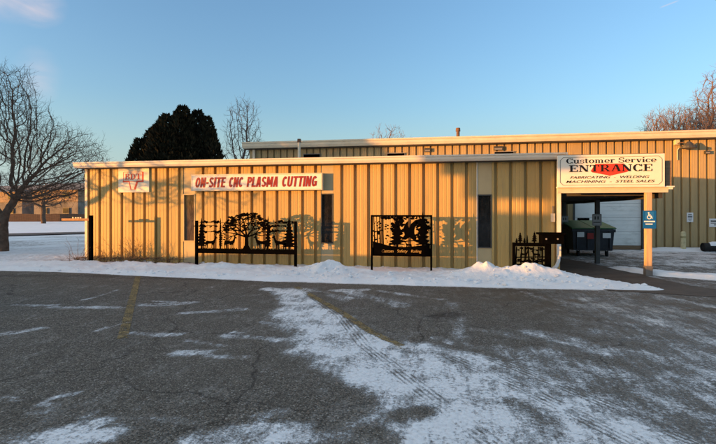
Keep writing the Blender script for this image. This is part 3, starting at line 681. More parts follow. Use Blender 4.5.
# overhead door
mb = MB(); z = .17
while z < DZ1 - .05:
    z2 = min(z + .62, DZ1)
    mb.box((DX0 + .06, BY + .10, z + .006), (DX1 - .05, BY + .14, z2 - .006))
    for q in (.2, .5, .8): zz = z + (z2 - z) * q; mb.box((DX0 + .08, BY + .092, zz - .012), (DX1 - .07, BY + .101, zz + .012))
    z = z2
door = mb.build('overhead_door', M_DOOR, hall)
bx('door_backing', (DX0, BY + .145, .1), (DX1, BY + .17, DZ1 + .02), M_DGREY, door)
bx('bottom_board', (DX0 + .05, BY + .09, 0), (DX1 - .05, BY + .14, .17), M_BRN, door)
bx('door_jamb', (DX1 - .05, BY - .02, 0), (DX1 + .03, BY + .14, DZ1), M_DGREY, door); bx('door_jamb', (DX0 - .02, BY - .02, 0), (DX0 + .06, BY + .14, DZ1), M_DGREY, door)
dsn = thing('wall_plate', 'small black plate on the white overhead door above the green lidded dumpster', 'sign', (X(584, BY), BY + .08, 2.0))
bx('plate', (X(578, BY), BY + .075, Z(584, 222, BY)), (X(590, BY), BY + .09, Z(584, 218, BY)), M_BLACK, dsn, .004)

# louvers and small fittings on the hall's wall
def louver(px, py, wpx, hpx, label):
    a_, b_ = X(px - wpx / 2, BY), X(px + wpx / 2, BY); z0, z1 = Z(px, py + hpx / 2, BY), Z(px, py - hpx / 2, BY)
    t = thing('wall_louver', label, 'vent', ((a_ + b_) / 2, BY, z0), 'dark louvers on the upper hall wall')
    fr = MB(); fr.box((a_, BY - .05, z0), (b_, BY - .005, z0 + .02)); fr.box((a_, BY - .07, z1 - .03), (b_, BY - .005, z1)); fr.box((a_, BY - .05, z0 + .02), (a_ + .02, BY - .005, z1 - .03)); fr.box((b_ - .02, BY - .05, z0 + .02), (b_, BY - .005, z1 - .03)); fr.build('frame', M_GREY, t)
    sl = MB(); k = 4
    for i in range(k):
        zz = z0 + .02 + (z1 - z0 - .05) * (i + .2) / k
        sl.raw([(a_ + .02, BY - .05, zz), (b_ - .02, BY - .05, zz), (b_ - .02, BY - .012, zz + .035), (a_ + .02, BY - .012, zz + .035)], [(0, 1, 2, 3)])
    sl.box((a_ + .02, BY - .011, z0 + .02), (b_ - .02, BY - .006, z1 - .03)); sl.build('slat', M_BLACK, t)
louver(312, 156, 17, 4.5, 'dark louver high on the hall wall just right of the slim roof stack')
louver(396, 155, 18, 4.2, 'dark louver in the middle of the hall wall over the annex eave')
louver(504, 153.5, 20, 4.2, 'wide dark louver on the hall wall left of the entrance sign')
def wallbox(px, py, wpx, hpx, label):
    a_, b_ = X(px - wpx / 2, BY), X(px + wpx / 2, BY); z0, z1 = Z(px, py + hpx / 2, BY), Z(px, py - hpx / 2, BY)
    t = thing('wall_fixture', label, 'fixture', ((a_ + b_) / 2, BY, z0), 'small dark boxes under the hall eave')
    bx('housing', (a_, BY - .12, z0), (b_, BY + .01, z1), M_DGREY, t, .01)
    bx('lens', (a_ + .03, BY - .13, z0 + .02), (b_ - .03, BY - .119, z0 + (z1 - z0) * .5), M_GREY, t)
wallbox(427.5, 150.2, 6, 3.6, 'small dark box on the hall wall, right of the middle louver')
wallbox(498, 148.5, 9, 4, 'small dark box on the hall wall just over the wide louver')
wallbox(706.5, 152.5, 5.4, 3.2, 'small dark box high on the hall wall, right of the floodlight')

# roof stacks
def stack(px, ytop, ybot, Y, wpx, m, label, cap=True):
    x = X(px, Y); s_ = wpx / (FPX / (P(px, HY, Y).dot(fwd))) ; s_ = abs(wpx) * P(px, HY, Y).dot(fwd) / FPX / 2
    z0, z1 = Z(px, ybot, Y), Z(px, ytop, Y)
    t = thing('roof_stack', label, 'vent pipe', (x, Y, z0))
    MB().tube((x, Y, z0), (x, Y, z1 - .12), s_ * .8, s_ * .8, 12).build('pipe', m, t, smooth=False)
    if cap: MB().tube((x, Y, z1 - .16), (x, Y, z1), s_ * 1.15, s_ * 1.0, 12).build('cap', M_RUST, t)
    MB().tube((x, Y, z0), (x, Y, z0 + .1), s_ * 1.7, s_ * .9, 12).build('flashing', M_GREY, t)
    return t
stack(299.2, 139, 160, BY - 1.2, 3.6, M_TRIM, 'slim cream stack with rusty top rising in front of the hall wall')
stack(458, 128, 140, BY + 1.5, 4.2, M_RUST, 'short rusty stack on the hall roof near the middle')
stack(261, 139.5, 148, BY + 1.0, 1.6, M_DGREY, 'thin dark pipe at the left end of the hall roof', False)

# floodlight under the hall eave
fl = thing('flood_light', 'grey hooded floodlight on a bracket under the hall eave', 'light', (X(678, BY), BY, 4.2))
bx('mounting_box', (X(673.5, BY), BY - .16, Z(676, 145, BY)), (X(678, BY), BY + .01, Z(676, 139.5, BY)), M_TRIM, fl, .01)
q = P(677, 144, BY - .12); MB().path([q, P(680, 142.5, BY - .25), P(684, 142.5, BY - .35)], .022, 8).build('arm', M_RUST, fl)
q = P(689, 144.5, BY - .35); mb = MB()
prof = [(.06, .13), (.12, .06), (.16, -.02), (.30, -.06), (.31, -.16), (.26, -.17)]
n = 16
vs = [(q.x + r_ * math.cos(2 * math.pi * i / n), q.y + .8 * r_ * math.sin(2 * math.pi * i / n), q.z + h_) for r_, h_ in prof for i in range(n)]
fs = [(j * n + i, j * n + (i + 1) % n, (j + 1) * n + (i + 1) % n, (j + 1) * n + i) for j in range(len(prof) - 1) for i in range(n)] + [tuple(range(n)), tuple(range((len(prof) - 1) * n, len(prof) * n))]
mb.raw(vs, fs).build('lamp_hood', M_DGREY, fl, recalc=True)
# elbow conduit on the wall
MB().path([P(679, 148, BY - .05), P(677.4, 150, BY - .05), P(677.4, 160, BY - .05)], .02, 6).build('conduit', M_TRIM, fl)

# wall signs at the right
def wallsign(x0, x1, y0, y1, label, rows):
    a_, b_ = X(x0, BY), X(x1, BY); xm = (x0 + x1) / 2; z0, z1 = Z(xm, y1, BY), Z(xm, y0, BY)
    t = thing('wall_sign', label, 'sign', ((a_ + b_) / 2, BY, z0))
    bx('plate', (a_, BY - .02, z0), (b_, BY - .004, z1), M_WSIGN, t, .002)
    mb_ = MB(); h = z1 - z0; w_ = b_ - a_
    for (u0, u1, v0, v1) in rows: mb_.box((a_ + w_ * u0, BY - .023, z0 + h * v0), (a_ + w_ * u1, BY - .0195, z0 + h * v1))
    mb_.build('print', M_DGREY, t)
wallsign(686.6, 693, 212.6, 222, 'small upright white notice on the shaded hall wall above the yellow bollard', [(.22, .78, .76, .84), (.15, .85, .56, .66), (.15, .85, .44, .5), (.2, .8, .3, .35), (.3, .7, .16, .22)])
wallsign(709, 721, 218.6, 227, 'wide white notice on the shaded hall wall at the right edge', [(.12, .9, .62, .78), (.12, .9, .42, .5), (.4, .9, .2, .3)])
# bollard
bp = P(683.3, 250, BY - .45); bo = thing('bollard', 'short yellow bollard standing against the hall wall', 'bollard', (bp.x, bp.y, 0))
mb = MB(); mb.tube((bp.x, bp.y, 0), (bp.x, bp.y, .78), .095, .095, 16); mb.tube((bp.x, bp.y, .78), (bp.x, bp.y, .83), .095, .05, 16); mb.build('post', M_YEL, bo)
MB().tube((bp.x, bp.y, .55), (bp.x, bp.y, .63), .098, .098, 16).build('band', mat('bollard_band', (.3, .26, .12), .7, .2, 6), bo)
# snow covered pipe lying by the wall
lp = P(702.5, 247.5, BY - .8); lg = thing('drain_pipe', 'black pipe lying by the hall wall with snow along its top', 'pipe', (lp.x, lp.y, 0))
mb = MB(); n = 18
for r0, r1, y_ in ((.16, .16, 0),):
    mb.tube((lp.x, lp.y, .2), (lp.x + 2.4, lp.y + .1, .2), .17, .17, 18, False); mb.tube((lp.x + .001, lp.y, .2), (lp.x + 2.399, lp.y + .1, .2), .145, .145, 18, False)
for k_ in range(12): mb.tube((lp.x + .05 + k_ * .2, lp.y + .004 * k_ * 2, .2), (lp.x + .11 + k_ * .2, lp.y + .004 * k_ * 2, .2), .178, .178, 18)
mb.build('barrel', M_RUBBER, lg)
mb = MB(); n = 9; rows = 30; vs = []; fs = []
for j in range(rows + 1):
    xx = lp.x + .22 + 2.2 * j / rows; th = .05 + .03 * mnoise.noise((xx * 2, 0, 5)); th *= min(1, j / 2, (rows - j) / 2) if j not in (0, rows) else 0
    for i in range(n):
        a_ = R(20 + 140 * i / (n - 1)); rr = .181 + max(th, 0) * math.sin(R(180) * i / (n - 1)); vs.append((xx, lp.y + .1 * j / rows + rr * math.cos(a_), .2 + rr * math.sin(a_)))
for j in range(rows):
    for i in range(n - 1): fs.append((j * n + i, j * n + i + 1, (j + 1) * n + i + 1, (j + 1) * n + i))
mb.raw(vs, fs).build('snow_cap', M_SNOW, lg, smooth=True)

# ---------------------------------------------------------------- entrance canopy
CY = 12.72
CX0, CX1 = X(557.5, CY), X(668, CY)
CZ0, CZ1 = Z(660, 192.5, CY), Z(660, 187.3, CY)
can = thing('entrance_canopy', 'flat covered entrance roof on three posts joining the annex and the hall', 'canopy', (5.3, CY, 0))
bx('fascia_board', (CX0, CY - .02, CZ0), (CX1, CY + .05, CZ1), M_TRIM, can, .004)
mb = MB(); mb.box((CX0 - .03, CY - .07, CZ1), (CX1 + .12, CY + .02, CZ1 + .03)); mb.box((CX1 + .005, CY - .03, CZ1 - .05), (CX1 + .1, CY + .05, CZ1 - .002)); mb.build('drip_edge', M_WHITE, can)
RX = X(665, CY) + .0
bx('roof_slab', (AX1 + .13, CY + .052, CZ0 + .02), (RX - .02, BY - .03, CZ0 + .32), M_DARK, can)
bx('side_fascia', (RX - .018, CY + .052, CZ0 - .0), (RX + .02, BY - .03, CZ0 + .36), M_TRIM, can)
mb = MB()
for k_ in range(9): y_ = CY + .5 + k_ * .95; mb.box((AX1 + .14, y_, CZ0 - .06), (RX - .12, y_ + .04, CZ0 + .018))
mb.build('rafter', M_DARK, can)
bx('header_beam', (RX - .12, CY + .06, CZ0 - .14), (RX - .03, BY - .05, CZ0 + .016), M_DARK, can)
mb = MB(); mb.box((CX0 + .0, CY - .0, CZ1 + .032), (RX, CY + .06, Z(560, 153, CY) - .05)); mb.build('sign_backing', M_BRN, can)
bx('end_board', (X(665.5, CY), CY + .0, Z(669, 187, CY)), (X(671.5, CY), CY + .3, Z(669, 160.5, CY)), M_BRN, can)
# posts
p1 = G(648, 276); p2 = G(597.3, 263.6); p3 = Vector((X(564, 19.2), 19.2, 0))
def post(p, hw, m, base, name='post'):
    o_ = bx(name, (p.x - hw, p.y - hw, .0 if not base else .26), (p.x + hw, p.y + hw, CZ0 - .0 if m is M_WOOD else CZ0 - .10), m, can, .006)
    if base: bx('post_base', (p.x - hw - .012, p.y - hw - .012, 0), (p.x + hw + .012, p.y + hw + .012, .26), M_BASE, o_, .004)
    return o_
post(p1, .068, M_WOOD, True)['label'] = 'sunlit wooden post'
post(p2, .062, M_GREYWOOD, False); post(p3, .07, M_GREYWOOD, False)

# big entrance sign
SY = CY - .075
ES = thing('entrance_sign', 'large white entrance sign lettered in black with a red arrow, above the canopy', 'sign', ((CX0 + RX) / 2, SY, CZ1))
sx0, sx1 = X(557.3, SY), X(664.3, SY); sz0, sz1 = Z(611, 188.0, SY) + .02, Z(611, 154.6, SY)
bx('board', (sx0, SY - .03, sz0), (sx1, SY + .03, sz1), M_SIGN, ES, .006)
SW, SH = sx1 - sx0, sz1 - sz0
def sx(u): return sx0 + SW * u
def sz(v): return sz0 + SH * v
F_ = SY - .031
# border line with notched corners
mb = MB(); c_ = .03
bp_ = [(.025 + c_, .07), (.975 - c_, .07), (.975, .07 + c_ * 3), (.975, .93 - c_ * 3), (.975 - c_, .93), (.025 + c_, .93), (.025, .93 - c_ * 3), (.025, .07 + c_ * 3)]
bp_ = [(sx(a_), sz(b_)) for a_, b_ in bp_]
for a_, b_ in zip(bp_, bp_[1:] + bp_[:1]): mb.stroke(a_, b_, .009, .009, F_ - .003, .003)
mb.build('border', M_DGREY, ES)
# red arrow / diamond behind ENTRANCE
mb = MB(); mb.prism([(sx(.315), sz(.50)), (sx(.36), sz(.72)), (sx(.625), sz(.72)), (sx(.675), sz(.50)), (sx(.655), sz(.46)), (sx(.50), sz(.35)), (sx(.33), sz(.46))], F_ - .002, F_ + .001)
mb.build('red_arrow', M_BRED, ES)
slab_text('lettering', 'Customer Service', sx(.083), sx(.92), sz(.745), sz(.90), F_, M_INK, ES)
slab_text('lettering', 'ENTRANCE', sx(.11), sx(.885), sz(.48), sz(.69), F_ - .003, M_INK, ES)
text_part('lettering', 'FABRICATING  -  WELDING', sx(.12), sx(.86), sz(.27), sz(.345), F_, M_INK, ES, .28, .012)
text_part('lettering', 'MACHINING  -  STEEL SALES', sx(.08), sx(.91), sz(.14), sz(.215), F_, M_INK, ES, .28, .012)

# accessible parking sign on the first post
ay = p1.y - .075
AD = thing('accessible_parking_sign', 'blue accessible parking sign on the sunlit wooden post', 'sign', (p1.x, ay, 1.2))
ax0, ax1 = X(642.8, ay), X(656.2, ay); az0, az1 = Z(649, 228.6, ay), Z(649, 210.6, ay)
bx('plate', (ax0, ay - .006, az0), (ax1, ay + .004, az1), M_BLUE, AD, .002)
AW, AH = ax1 - ax0, az1 - az0
def au(u): return ax0 + AW * u
def av(v): return az0 + AH * v
mb = MB(); f_ = ay - .0085
mb.box((au(.08), f_, av(.36)), (au(.90), f_ + .0035, av(.43))); mb.box((au(.20), f_, av(.22)), (au(.72), f_ + .0035, av(.28))); mb.build('print', M_WSIGN, AD)
mb = MB()
bx('symbol_panel', (au(.18), ay - .0078, av(.5)), (au(.80), ay - .005, av(.94)), mat('blue_panel', (.02, .15, .42), .4), AD)
for poly in ring(au(.47), av(.635), AW * .17, AW * .17, AW * .055, AW * .055, 120, 400, 16): mb.prism(poly, f_ - .002, f_ + .002)
for k_, (a_, b_, w_) in enumerate((((.43, .84), (.45, .69), .07), ((.45, .70), (.62, .70), .06), ((.61, .71), (.70, .56), .06), ((.44, .77), (.58, .77), .05))): mb.stroke((au(a_[0]), av(a_[1])), (au(b_[0]), av(b_[1])), AW * w_, AW * w_, f_ - .0025 - .0003 * k_, .003)
for poly in ring(au(.425), av(.875), AW * .06, AW * .06, AW * .06, AW * .06, 0, 360, 10): mb.prism(poly, f_ - .0035, f_ + .001)
mb.build('symbol', M_WSIGN, AD)
# small grey signs on the other two posts
def postsign(p, px0, px1, py0, py1, label):
    y_ = p.y - .08; a_, b_ = X(px0, y_), X(px1, y_); pm = (px0 + px1) / 2; z0, z1 = Z(pm, py1, y_), Z(pm, py0, y_)
    t = thing('post_sign', label, 'sign', ((a_ + b_) / 2, y_, z0)); w_ = b_ - a_; h = z1 - z0
    bx('plate', (a_, y_ - .006, z0), (b_, y_ + .004, z1), M_GSIGN, t, .002)
    mb_ = MB(); mb_.box((a_ + w_ * .24, y_ - .0085, z0 + h * .52), (a_ + w_ * .40, y_ - .005, z0 + h * .80)); mb_.box((a_ + w_ * .54, y_ - .0085, z0 + h * .52), (a_ + w_ * .70, y_ - .005, z0 + h * .80)); mb_.box((a_ + w_ * .12, y_ - .0085, z0 + h * .24), (a_ + w_ * .86, y_ - .005, z0 + h * .32)); mb_.build('print', M_DGREY, t)
    e = w_ * .04; mb_ = MB(); 
    mb_.box((a_ + e, y_ - .008, z1 - 2 * e), (b_ - e, y_ - .0055, z1 - e)); mb_.box((a_ + e, y_ - .008, z0 + e), (b_ - e, y_ - .0055, z0 + 2 * e)); mb_.box((a_ + e, y_ - .008, z0 + 2 * e), (a_ + 2 * e, y_ - .0055, z1 - 2 * e)); mb_.box((b_ - 2 * e, y_ - .008, z0 + 2 * e), (b_ - e, y_ - .0055, z1 - 2 * e)); mb_.build('border', M_DGREY, t)
postsign(p2, 592.2, 601.6, 214, 225.6, 'grey parking sign on the shaded post in front of the dumpster')
postsign(p3, 561.2, 568.4, 216, 224.5, 'grey sign on the farthest canopy post, beside the corner downspout')

# dumpster
D0 = P(571, 250, 18.2); D1 = P(614.5, 252, 18.2); dy0, dy1 = 18.0, 19.7
dxa, dxb = X(572.5, dy0), X(614.5, dy0); dz0, dz1 = .22, Z(595, 229.5, dy0)
du = thing('dumpster', 'dark wheeled dumpster with green lid parked under the canopy', 'dumpster', ((dxa + dxb) / 2, (dy0 + dy1) / 2, 0))
mb = MB(); ov = .05
mb.raw([(dxa + ov, dy0 + ov, dz0), (dxb - ov, dy0 + ov, dz0), (dxb - ov, dy1, dz0), (dxa + ov, dy1, dz0), (dxa, dy0, dz1), (dxb, dy0, dz1), (dxb, dy1, dz1 + .2), (dxa, dy1, dz1 + .2)],
       [(0, 3, 2, 1), (4, 5, 6, 7), (0, 1, 5, 4), (1, 2, 6, 5), (2, 3, 7, 6), (3, 0, 4, 7)])
for q in (.12, .38, .64, .9): xx = dxa + (dxb - dxa) * q; mb.box((xx - .03, dy0 - .02, dz0 + .08), (xx + .03, dy0 + .045, dz1 - .06))
mb.box((dxa - .03, dy0 - .04, dz1 - .06), (dxb + .03, dy0 + .03, dz1 + .01)); mb.box((dxa - .03, dy0 + .02, dz1 - .1), (dxa + .02, dy1, dz1 - .02)); mb.box((dxb - .02, dy0 + .02, dz1 - .1), (dxb + .05, dy1, dz1 - .02))
mb.build('bin', M_BIN, du)
mb = MB(); xm = (dxa + dxb) / 2
for a_, b_ in ((dxa - .04, xm - .01), (xm + .01, dxb + .05)):
    mb.raw([(a_, dy0 - .06, dz1 + .02), (b_, dy0 - .06, dz1 + .02), (b_, dy1, dz1 + .27), (a_, dy1, dz1 + .27), (a_, dy0 - .06, dz1 + .065), (b_, dy0 - .06, dz1 + .065), (b_, dy1, dz1 + .31), (a_, dy1, dz1 + .31)],
           [(0, 3, 2, 1), (4, 5, 6, 7), (0, 1, 5, 4), (1, 2, 6, 5), (2, 3, 7, 6), (3, 0, 4, 7)])
mb.build('lid', M_GREEN, du, bevel=.012)
for xx, yy in ((dxa + .25, dy0 + .2), (dxb - .2, dy0 + .2), (dxa + .25, dy1 - .2), (dxb - .2, dy1 - .2)):
    cst = MB(); cst.tube((xx - .03, yy, .1), (xx + .03, yy, .1), .1, .1, 14); cst.box((xx - .05, yy - .04, .12), (xx - .035, yy + .04, dz0 + .01)); cst.box((xx + .035, yy - .04, .12), (xx + .05, yy + .04, dz0 + .01)); cst.build('caster', M_RUBBER, du)
def sticker(px0, px1, py0, py1, m, name='sticker'):
    bx(name, (X(px0, dy0), dy0 - .03, Z((px0 + px1) / 2, py1, dy0)), (X(px1, dy0), dy0 - .022, Z((px0 + px1) / 2, py0, dy0)), m, du)
sticker(577, 584, 232, 237, M_WSIGN); sticker(587, 593.5, 233, 239, M_RED); sticker(602.5, 610.5, 233, 238, M_WSIGN)

# ---------------------------------------------------------------- signs on the annex
# lit cabinet sign
cy = FY - .17
CS = thing('cabinet_sign', 'long white box sign with slanted red lettering on the annex wall', 'sign', (X(257, FY), FY, 2.3))
cx0, cx1 = X(191.3, cy), X(322.3, cy)
cz1 = (Z(191, 174.4, cy) + Z(322, 173.2, cy)) / 2; cz0 = (Z(191, 190.4, cy) + Z(322, 190.2, cy)) / 2
bx('cabinet', (cx0, cy, cz0), (cx1, FY + .01, cz1), M_TRIM, CS, .008)
mb = MB(); e = .035
mb.box((cx0 - .004, cy - .012, cz0 - .004), (cx1 + .004, cy + .01, cz0 + e)); mb.box((cx0 - .004, cy - .012, cz1 - e), (cx1 + .004, cy + .01, cz1 + .004)); mb.box((cx0 - .004, cy - .0115, cz0 + e), (cx0 + e, cy + .01, cz1 - e)); mb.box((cx1 - e, cy - .0115, cz0 + e), (cx1 + .004, cy + .01, cz1 - e)); mb.build('frame', M_TRIM, CS)
bx('face', (cx0 + e, cy - .006, cz0 + e), (cx1 - e, cy + .009, cz1 - e), M_SIGN, CS)
cw, chh = cx1 - cx0, cz1 - cz0
BG = {  # heavy condensed capitals: (advance, polygons)
 'O': (.66, ring(.28, .5, .28, .5, .19, .17, 0, 360, 24)), 'N': (.68, [bar(0, 0, .19, 1), bar(.39, 0, .58, 1), dia(.11, 1, .47, 0, .2)]), '-': (.38, [bar(.02, .36, .28, .54)]),
 'S': (.62, ring(.26, .73, .26, .27, .17, .16, 20, 270, 14) + ring(.27, .27, .26, .27, .17, .16, -160, 90, 14)), 'I': (.30, [bar(0, 0, .2, 1)]), 'T': (.60, [bar(.16, 0, .36, .83), bar(0, .83, .52, 1)]),
 'E': (.56, [bar(0, 0, .2, 1), bar(.2, .83, .47, 1), bar(.2, .42, .44, .58), bar(.2, 0, .48, .17)]), 'C': (.62, ring(.28, .5, .28, .5, .19, .17, 42, 318, 22)),
 'P': (.60, [bar(0, 0, .2, 1), bar(.2, .83, .28, 1), bar(.2, .40, .28, .56)] + ring(.26, .70, .27, .30, .18, .17, -90, 90, 12)), 'L': (.54, [bar(0, 0, .2, 1), bar(.2, 0, .47, .17)]),
 'A': (.66, [dia(.10, 0, .25, 1, .2), dia(.46, 0, .31, 1, .2), bar(.17, .2, .39, .36)]), 'M': (.82, [bar(0, 0, .19, 1), bar(.53, 0, .72, 1), dia(.12, 1, .36, .2, .19), dia(.60, 1, .36, .2, .19)]),
 'U': (.66, [bar(0, .28, .19, 1), bar(.37, .28, .56, 1)] + ring(.28, .29, .28, .29, .19, .17, 180, 360, 14)), 'G': (.68, ring(.28, .5, .28, .5, .19, .17, 42, 330, 22) + [bar(.30, .36, .57, .52), bar(.39, .06, .57, .36)])}
def heavy_text(name, s_, x0, x1, z0, z1, Y, m, parent, shear=.15, th=.008):
    tot = sum(BG[c][0] for c in s_) - .08; mb_ = MB(); x = 0; k_ = 0; hh = z1 - z0
    for c in s_:
        for poly, sh_ in [(p_, d_) for p_ in BG[c][1] for d_ in (-.012, .012)]:
            k_ += 1; mb_.prism([(x0 + (x + p[0] + sh_) / tot * (x1 - x0 - shear * hh) + shear * p[1] * hh, z0 + p[1] * hh) for p in poly], Y - th - .00015 * (k_ % 9), Y)
        x += BG[c][0]
    return mb_.build(name, m, parent)
LT = [('ON-SITE', .03, .275), ('CNC', .295, .412), ('PLASMA', .435, .68), ('CUTTING', .70, .968)]
for t_, u0, u1 in LT: heavy_text('lettering', t_, cx0 + cw * u0, cx0 + cw * u1, cz0 + chh * .20, cz0 + chh * .82, cy - .006, M_RED, CS)
# white logo plate with the three red letters
ly = FY - .04
BS = thing('logo_sign', 'white square plate with red letters on a red outlined T, left of the first window', 'sign', (X(134, FY), FY, 2.1))
lx0, lx1, lz0, lz1 = X(118.3, ly), X(149, ly), Z(134, 192.4, ly), Z(134, 168.2, ly)
bx('plate', (lx0, ly, lz0), (lx1, FY + .015, lz1), M_PLATE, BS, .004)
LW, LH = lx1 - lx0, lz1 - lz0
def lu(u): return lx0 + LW * u
def lv(v): return lz0 + LH * v
mb = MB(); F2 = ly - .003
bar_ = lambda u0, v0, u1, v1, w_: mb.stroke((lu(u0), lv(v0)), (lu(u1), lv(v1)), w_, w_, F2, .003)
bar_(.80, .44, .80, .84, LW * .055); bar_(.15, .455, .36, .455, LW * .045); bar_(.60, .455, .825, .455, LW * .045); bar_(.355, .46, .41, .13, LW * .03); bar_(.625, .46, .54, .13, LW * .06)
bar_(.17, .84, .80, .84, LW * .012); bar_(.17, .46, .17, .84, LW * .012); bar_(.39, .13, .56, .12, LW * .012); bar_(.36, .45, .61, .45, LW * .01)
mb.build('logo_outline', M_BRED, BS)
slab_text('lettering', 'BDT', lu(.215), lu(.745), lv(.535), lv(.775), F2 + .002, M_BRED, BS)

# ---------------------------------------------------------------- plasma-cut steel displays
def deer(mb, cx, z0, h, y, face=1, antler=True, graze=False):
    o_ = [(-.62, .55), (-.58, .72), (-.45, .78), (-.1, .74), (.22, .78), (.36, .92), (.44, 1.12), (.42, 1.24), (.50, 1.20), (.58, 1.22), (.74, 1.10), (.72, 1.04), (.58, 1.04), (.52, .86), (.46, .62), (.38, .52),
          (.34, .3), (.36, 0), (.29, 0), (.27, .3), (.22, .46), (.14, .28), (.12, 0), (.05, 0), (.07, .3), (.06, .48), (-.22, .46), (-.34, .44), (-.38, .28), (-.33, 0), (-.40, 0), (-.46, .28), (-.50, .42), (-.56, .24), (-.54, 0), (-.61, 0), (-.64, .28)]
    s_ = h / 1.25
    mb.cut([(cx + face * p[0] * s_, z0 + p[1] * s_) for p in o_], y)
    if antler:
        for a_, b_ in (((.48, 1.2), (.42, 1.42)), ((.42, 1.42), (.52, 1.62)), ((.45, 1.36), (.34, 1.52)), ((.52, 1.2), (.60, 1.40)), ((.60, 1.40), (.58, 1.64)), ((.59, 1.42), (.70, 1.54))):
            mb.stroke((cx + face * a_[0] * s_, z0 + a_[1] * s_), (cx + face * b_[0] * s_, z0 + b_[1] * s_), .05 * s_, .03 * s_, y)
def conifer(mb, cx, z0, h, wd, y, tiers=8, rs=0):
    r_ = random.Random(rs); L_ = []; Rr = []
    for i in range(tiers):
        f0 = i / tiers; z_ = z0 + h * (.1 + .9 * f0); w_ = wd / 2 * (1 - f0) * (.85 + .3 * r_.random()) + .01
        Rr += [(cx + w_, z_), (cx + w_ * .42, z_ + h * .045)]; w_ = wd / 2 * (1 - f0) * (.85 + .3 * r_.random()) + .01
        L_ += [(cx - w_, z_ - h * .01), (cx - w_ * .42, z_ + h * .04)]
    mb.cut([(cx + .02, z0), (cx + .02, z0 + h * .1)] + Rr + [(cx, z0 + h * 1.03)] + L_[::-1] + [(cx - .02, z0 + h * .1), (cx - .02, z0)], y)
def grass(mb, x0, x1, z0, hmin, hmax, y, rs):
    r_ = random.Random(rs); pts = [(x1, z0), (x0, z0)]; x = x0
    while x < x1:
        pts.append((x, z0 + hmin)); pts.append((x + .012, z0 + hmin + r_.random() * (hmax - hmin))); x += .02 + .03 * r_.random()
    pts.append((x1, z0 + hmin)); mb.cut(pts, y)
def leafy(mb, cx, cz, rx, rz, y, n, rs, sz=.035):
    r_ = random.Random(rs)
    for _ in range(n):
        a_ = r_.random() * 6.283; q = math.sqrt(r_.random()); x = cx + rx * q * math.cos(a_); z = cz + rz * q * math.sin(a_); s_ = sz * (.6 + .9 * r_.random()); k = r_.randint(5, 7); ph = r_.random() * 6
        mb.cut([(x + s_ * (.55 + .45 * r_.random()) * math.cos(ph + 6.283 * i / k), z + s_ * .6 * (.55 + .45 * r_.random()) * math.sin(ph + 6.283 * i / k)) for i in range(k)], y)
def oak(mb, cx, z0, h, rx, y, rs):
    r_ = random.Random(rs)
    def br(x, z, a_, L_, w_, d):
        x2 = x + L_ * math.cos(a_) * 1.15; z2 = z + L_ * math.sin(a_) * .9
        mb.stroke((x, z), (x2, z2), w_, w_ * .68, y)
        if d == 0:
            leafy(mb, x2, z2, .09, .03, y, 3, r_.randint(0, 9999), .026); return
        for da in (-.55, .1, .6):
            if d < 4 and r_.random() < .18: continue
            br(x2, z2, a_ + da * (.8 + .5 * r_.random()), L_ * (.66 + .18 * r_.random()), w_ * .62, d - 1)
    mb.cut([(cx - .13, z0), (cx - .06, z0 + .12), (cx - .05, z0 + h * .34), (cx + .05, z0 + h * .34), (cx + .06, z0 + .12), (cx + .14, z0)], y)
    for a_ in (R(22), R(58), R(95), R(128), R(160)): br(cx, z0 + h * .33, a_, h * .22, .055, 3)
    for k in range(26):                                 # flat leafy tiers of the crown
        a_ = R(4 + 172 * k / 25); x = cx + rx * math.cos(a_) * (.88 + .15 * r_.random()); z = z0 + h * .50 + h * .46 * math.sin(a_) * (.86 + .14 * r_.random())
        leafy(mb, x, z, .13, .028, y, 8, 100 + k, .04)
    for k in range(30):
        a_ = R(10 + 160 * r_.random()); q = math.sqrt(r_.random()) * .85
        leafy(mb, cx + rx * q * math.cos(a_), z0 + h * .46 + h * .46 * q * math.sin(a_), .10, .022, y, 5, 300 + k, .035)
# wide display with oak, deer and pines
Y1 = 12.45
f1a, f1b = X(196.6, Y1), X(295.6, Y1); f1m = (f1a + f1b) / 2
D1_ = thing('steel_display', 'wide black steel cut-out railing with oak tree and deer before the left wall', 'metal display', (f1m, Y1, 0), 'cut steel wildlife panels in the snow')
zb0, zb1 = Z(246, 253.8, Y1), Z(246, 249.6, Y1)
for xx, yt, px in ((f1a, 220.6, 196.6), (f1b, 221.2, 295.6)): bx('post', (xx - .036, Y1 - .036, 0), (xx + .036, Y1 + .036, Z(px, yt, Y1)), M_BLACK, D1_, .003)
bx('bottom_rail', (f1a + .036, Y1 - .02, zb0), (f1b - .036, Y1 + .02, zb1), M_BLACK, D1_, .002)
mb = MB(); yp = Y1 - .003
xq = lambda px: X(px, Y1)
zq = lambda px, py: Z(px, py, Y1)
grass(mb, f1a + .04, f1b - .04, zb1 - .01, .02, .07, yp, 3)
oak(mb, xq(246.5), zb1, zq(246, 211.5) - zb1, (xq(268) - xq(224)) / 2, yp, 12)
conifer(mb, xq(201.5), zb1, zq(201, 219) - zb1, .36, yp, 9, 1); conifer(mb, xq(289), zb1, zq(289, 218) - zb1, .46, yp, 9, 2); conifer(mb, xq(268), zb1, zq(268, 217) - zb1, .20, yp, 10, 3); conifer(mb, xq(220.5), zb1, zq(220, 219) - zb1, .10, yp, 12, 4)
deer(mb, xq(211), zb1 + .03, .34, yp, 1); deer(mb, xq(230), zb1 + .02, .36, yp, 1); deer(mb, xq(261), zb1 + .02, .38, yp, -1); deer(mb, xq(279.5), zb1 + .02, .38, yp, -1)
for (px, py, L_) in ((205, 226, .5), (212, 222, .4), (276, 226, .45), (283, 222, .5), (276, 231, .4), (212, 232, .45)):
    leafy(mb, xq(px), zq(px, py), L_ * .7, .03, yp, 16, int(px), .045); mb.stroke((xq(px) - L_ * .6, zq(px, py)), (xq(px) + L_ * .6, zq(px, py) + .015), .018, .014, yp)
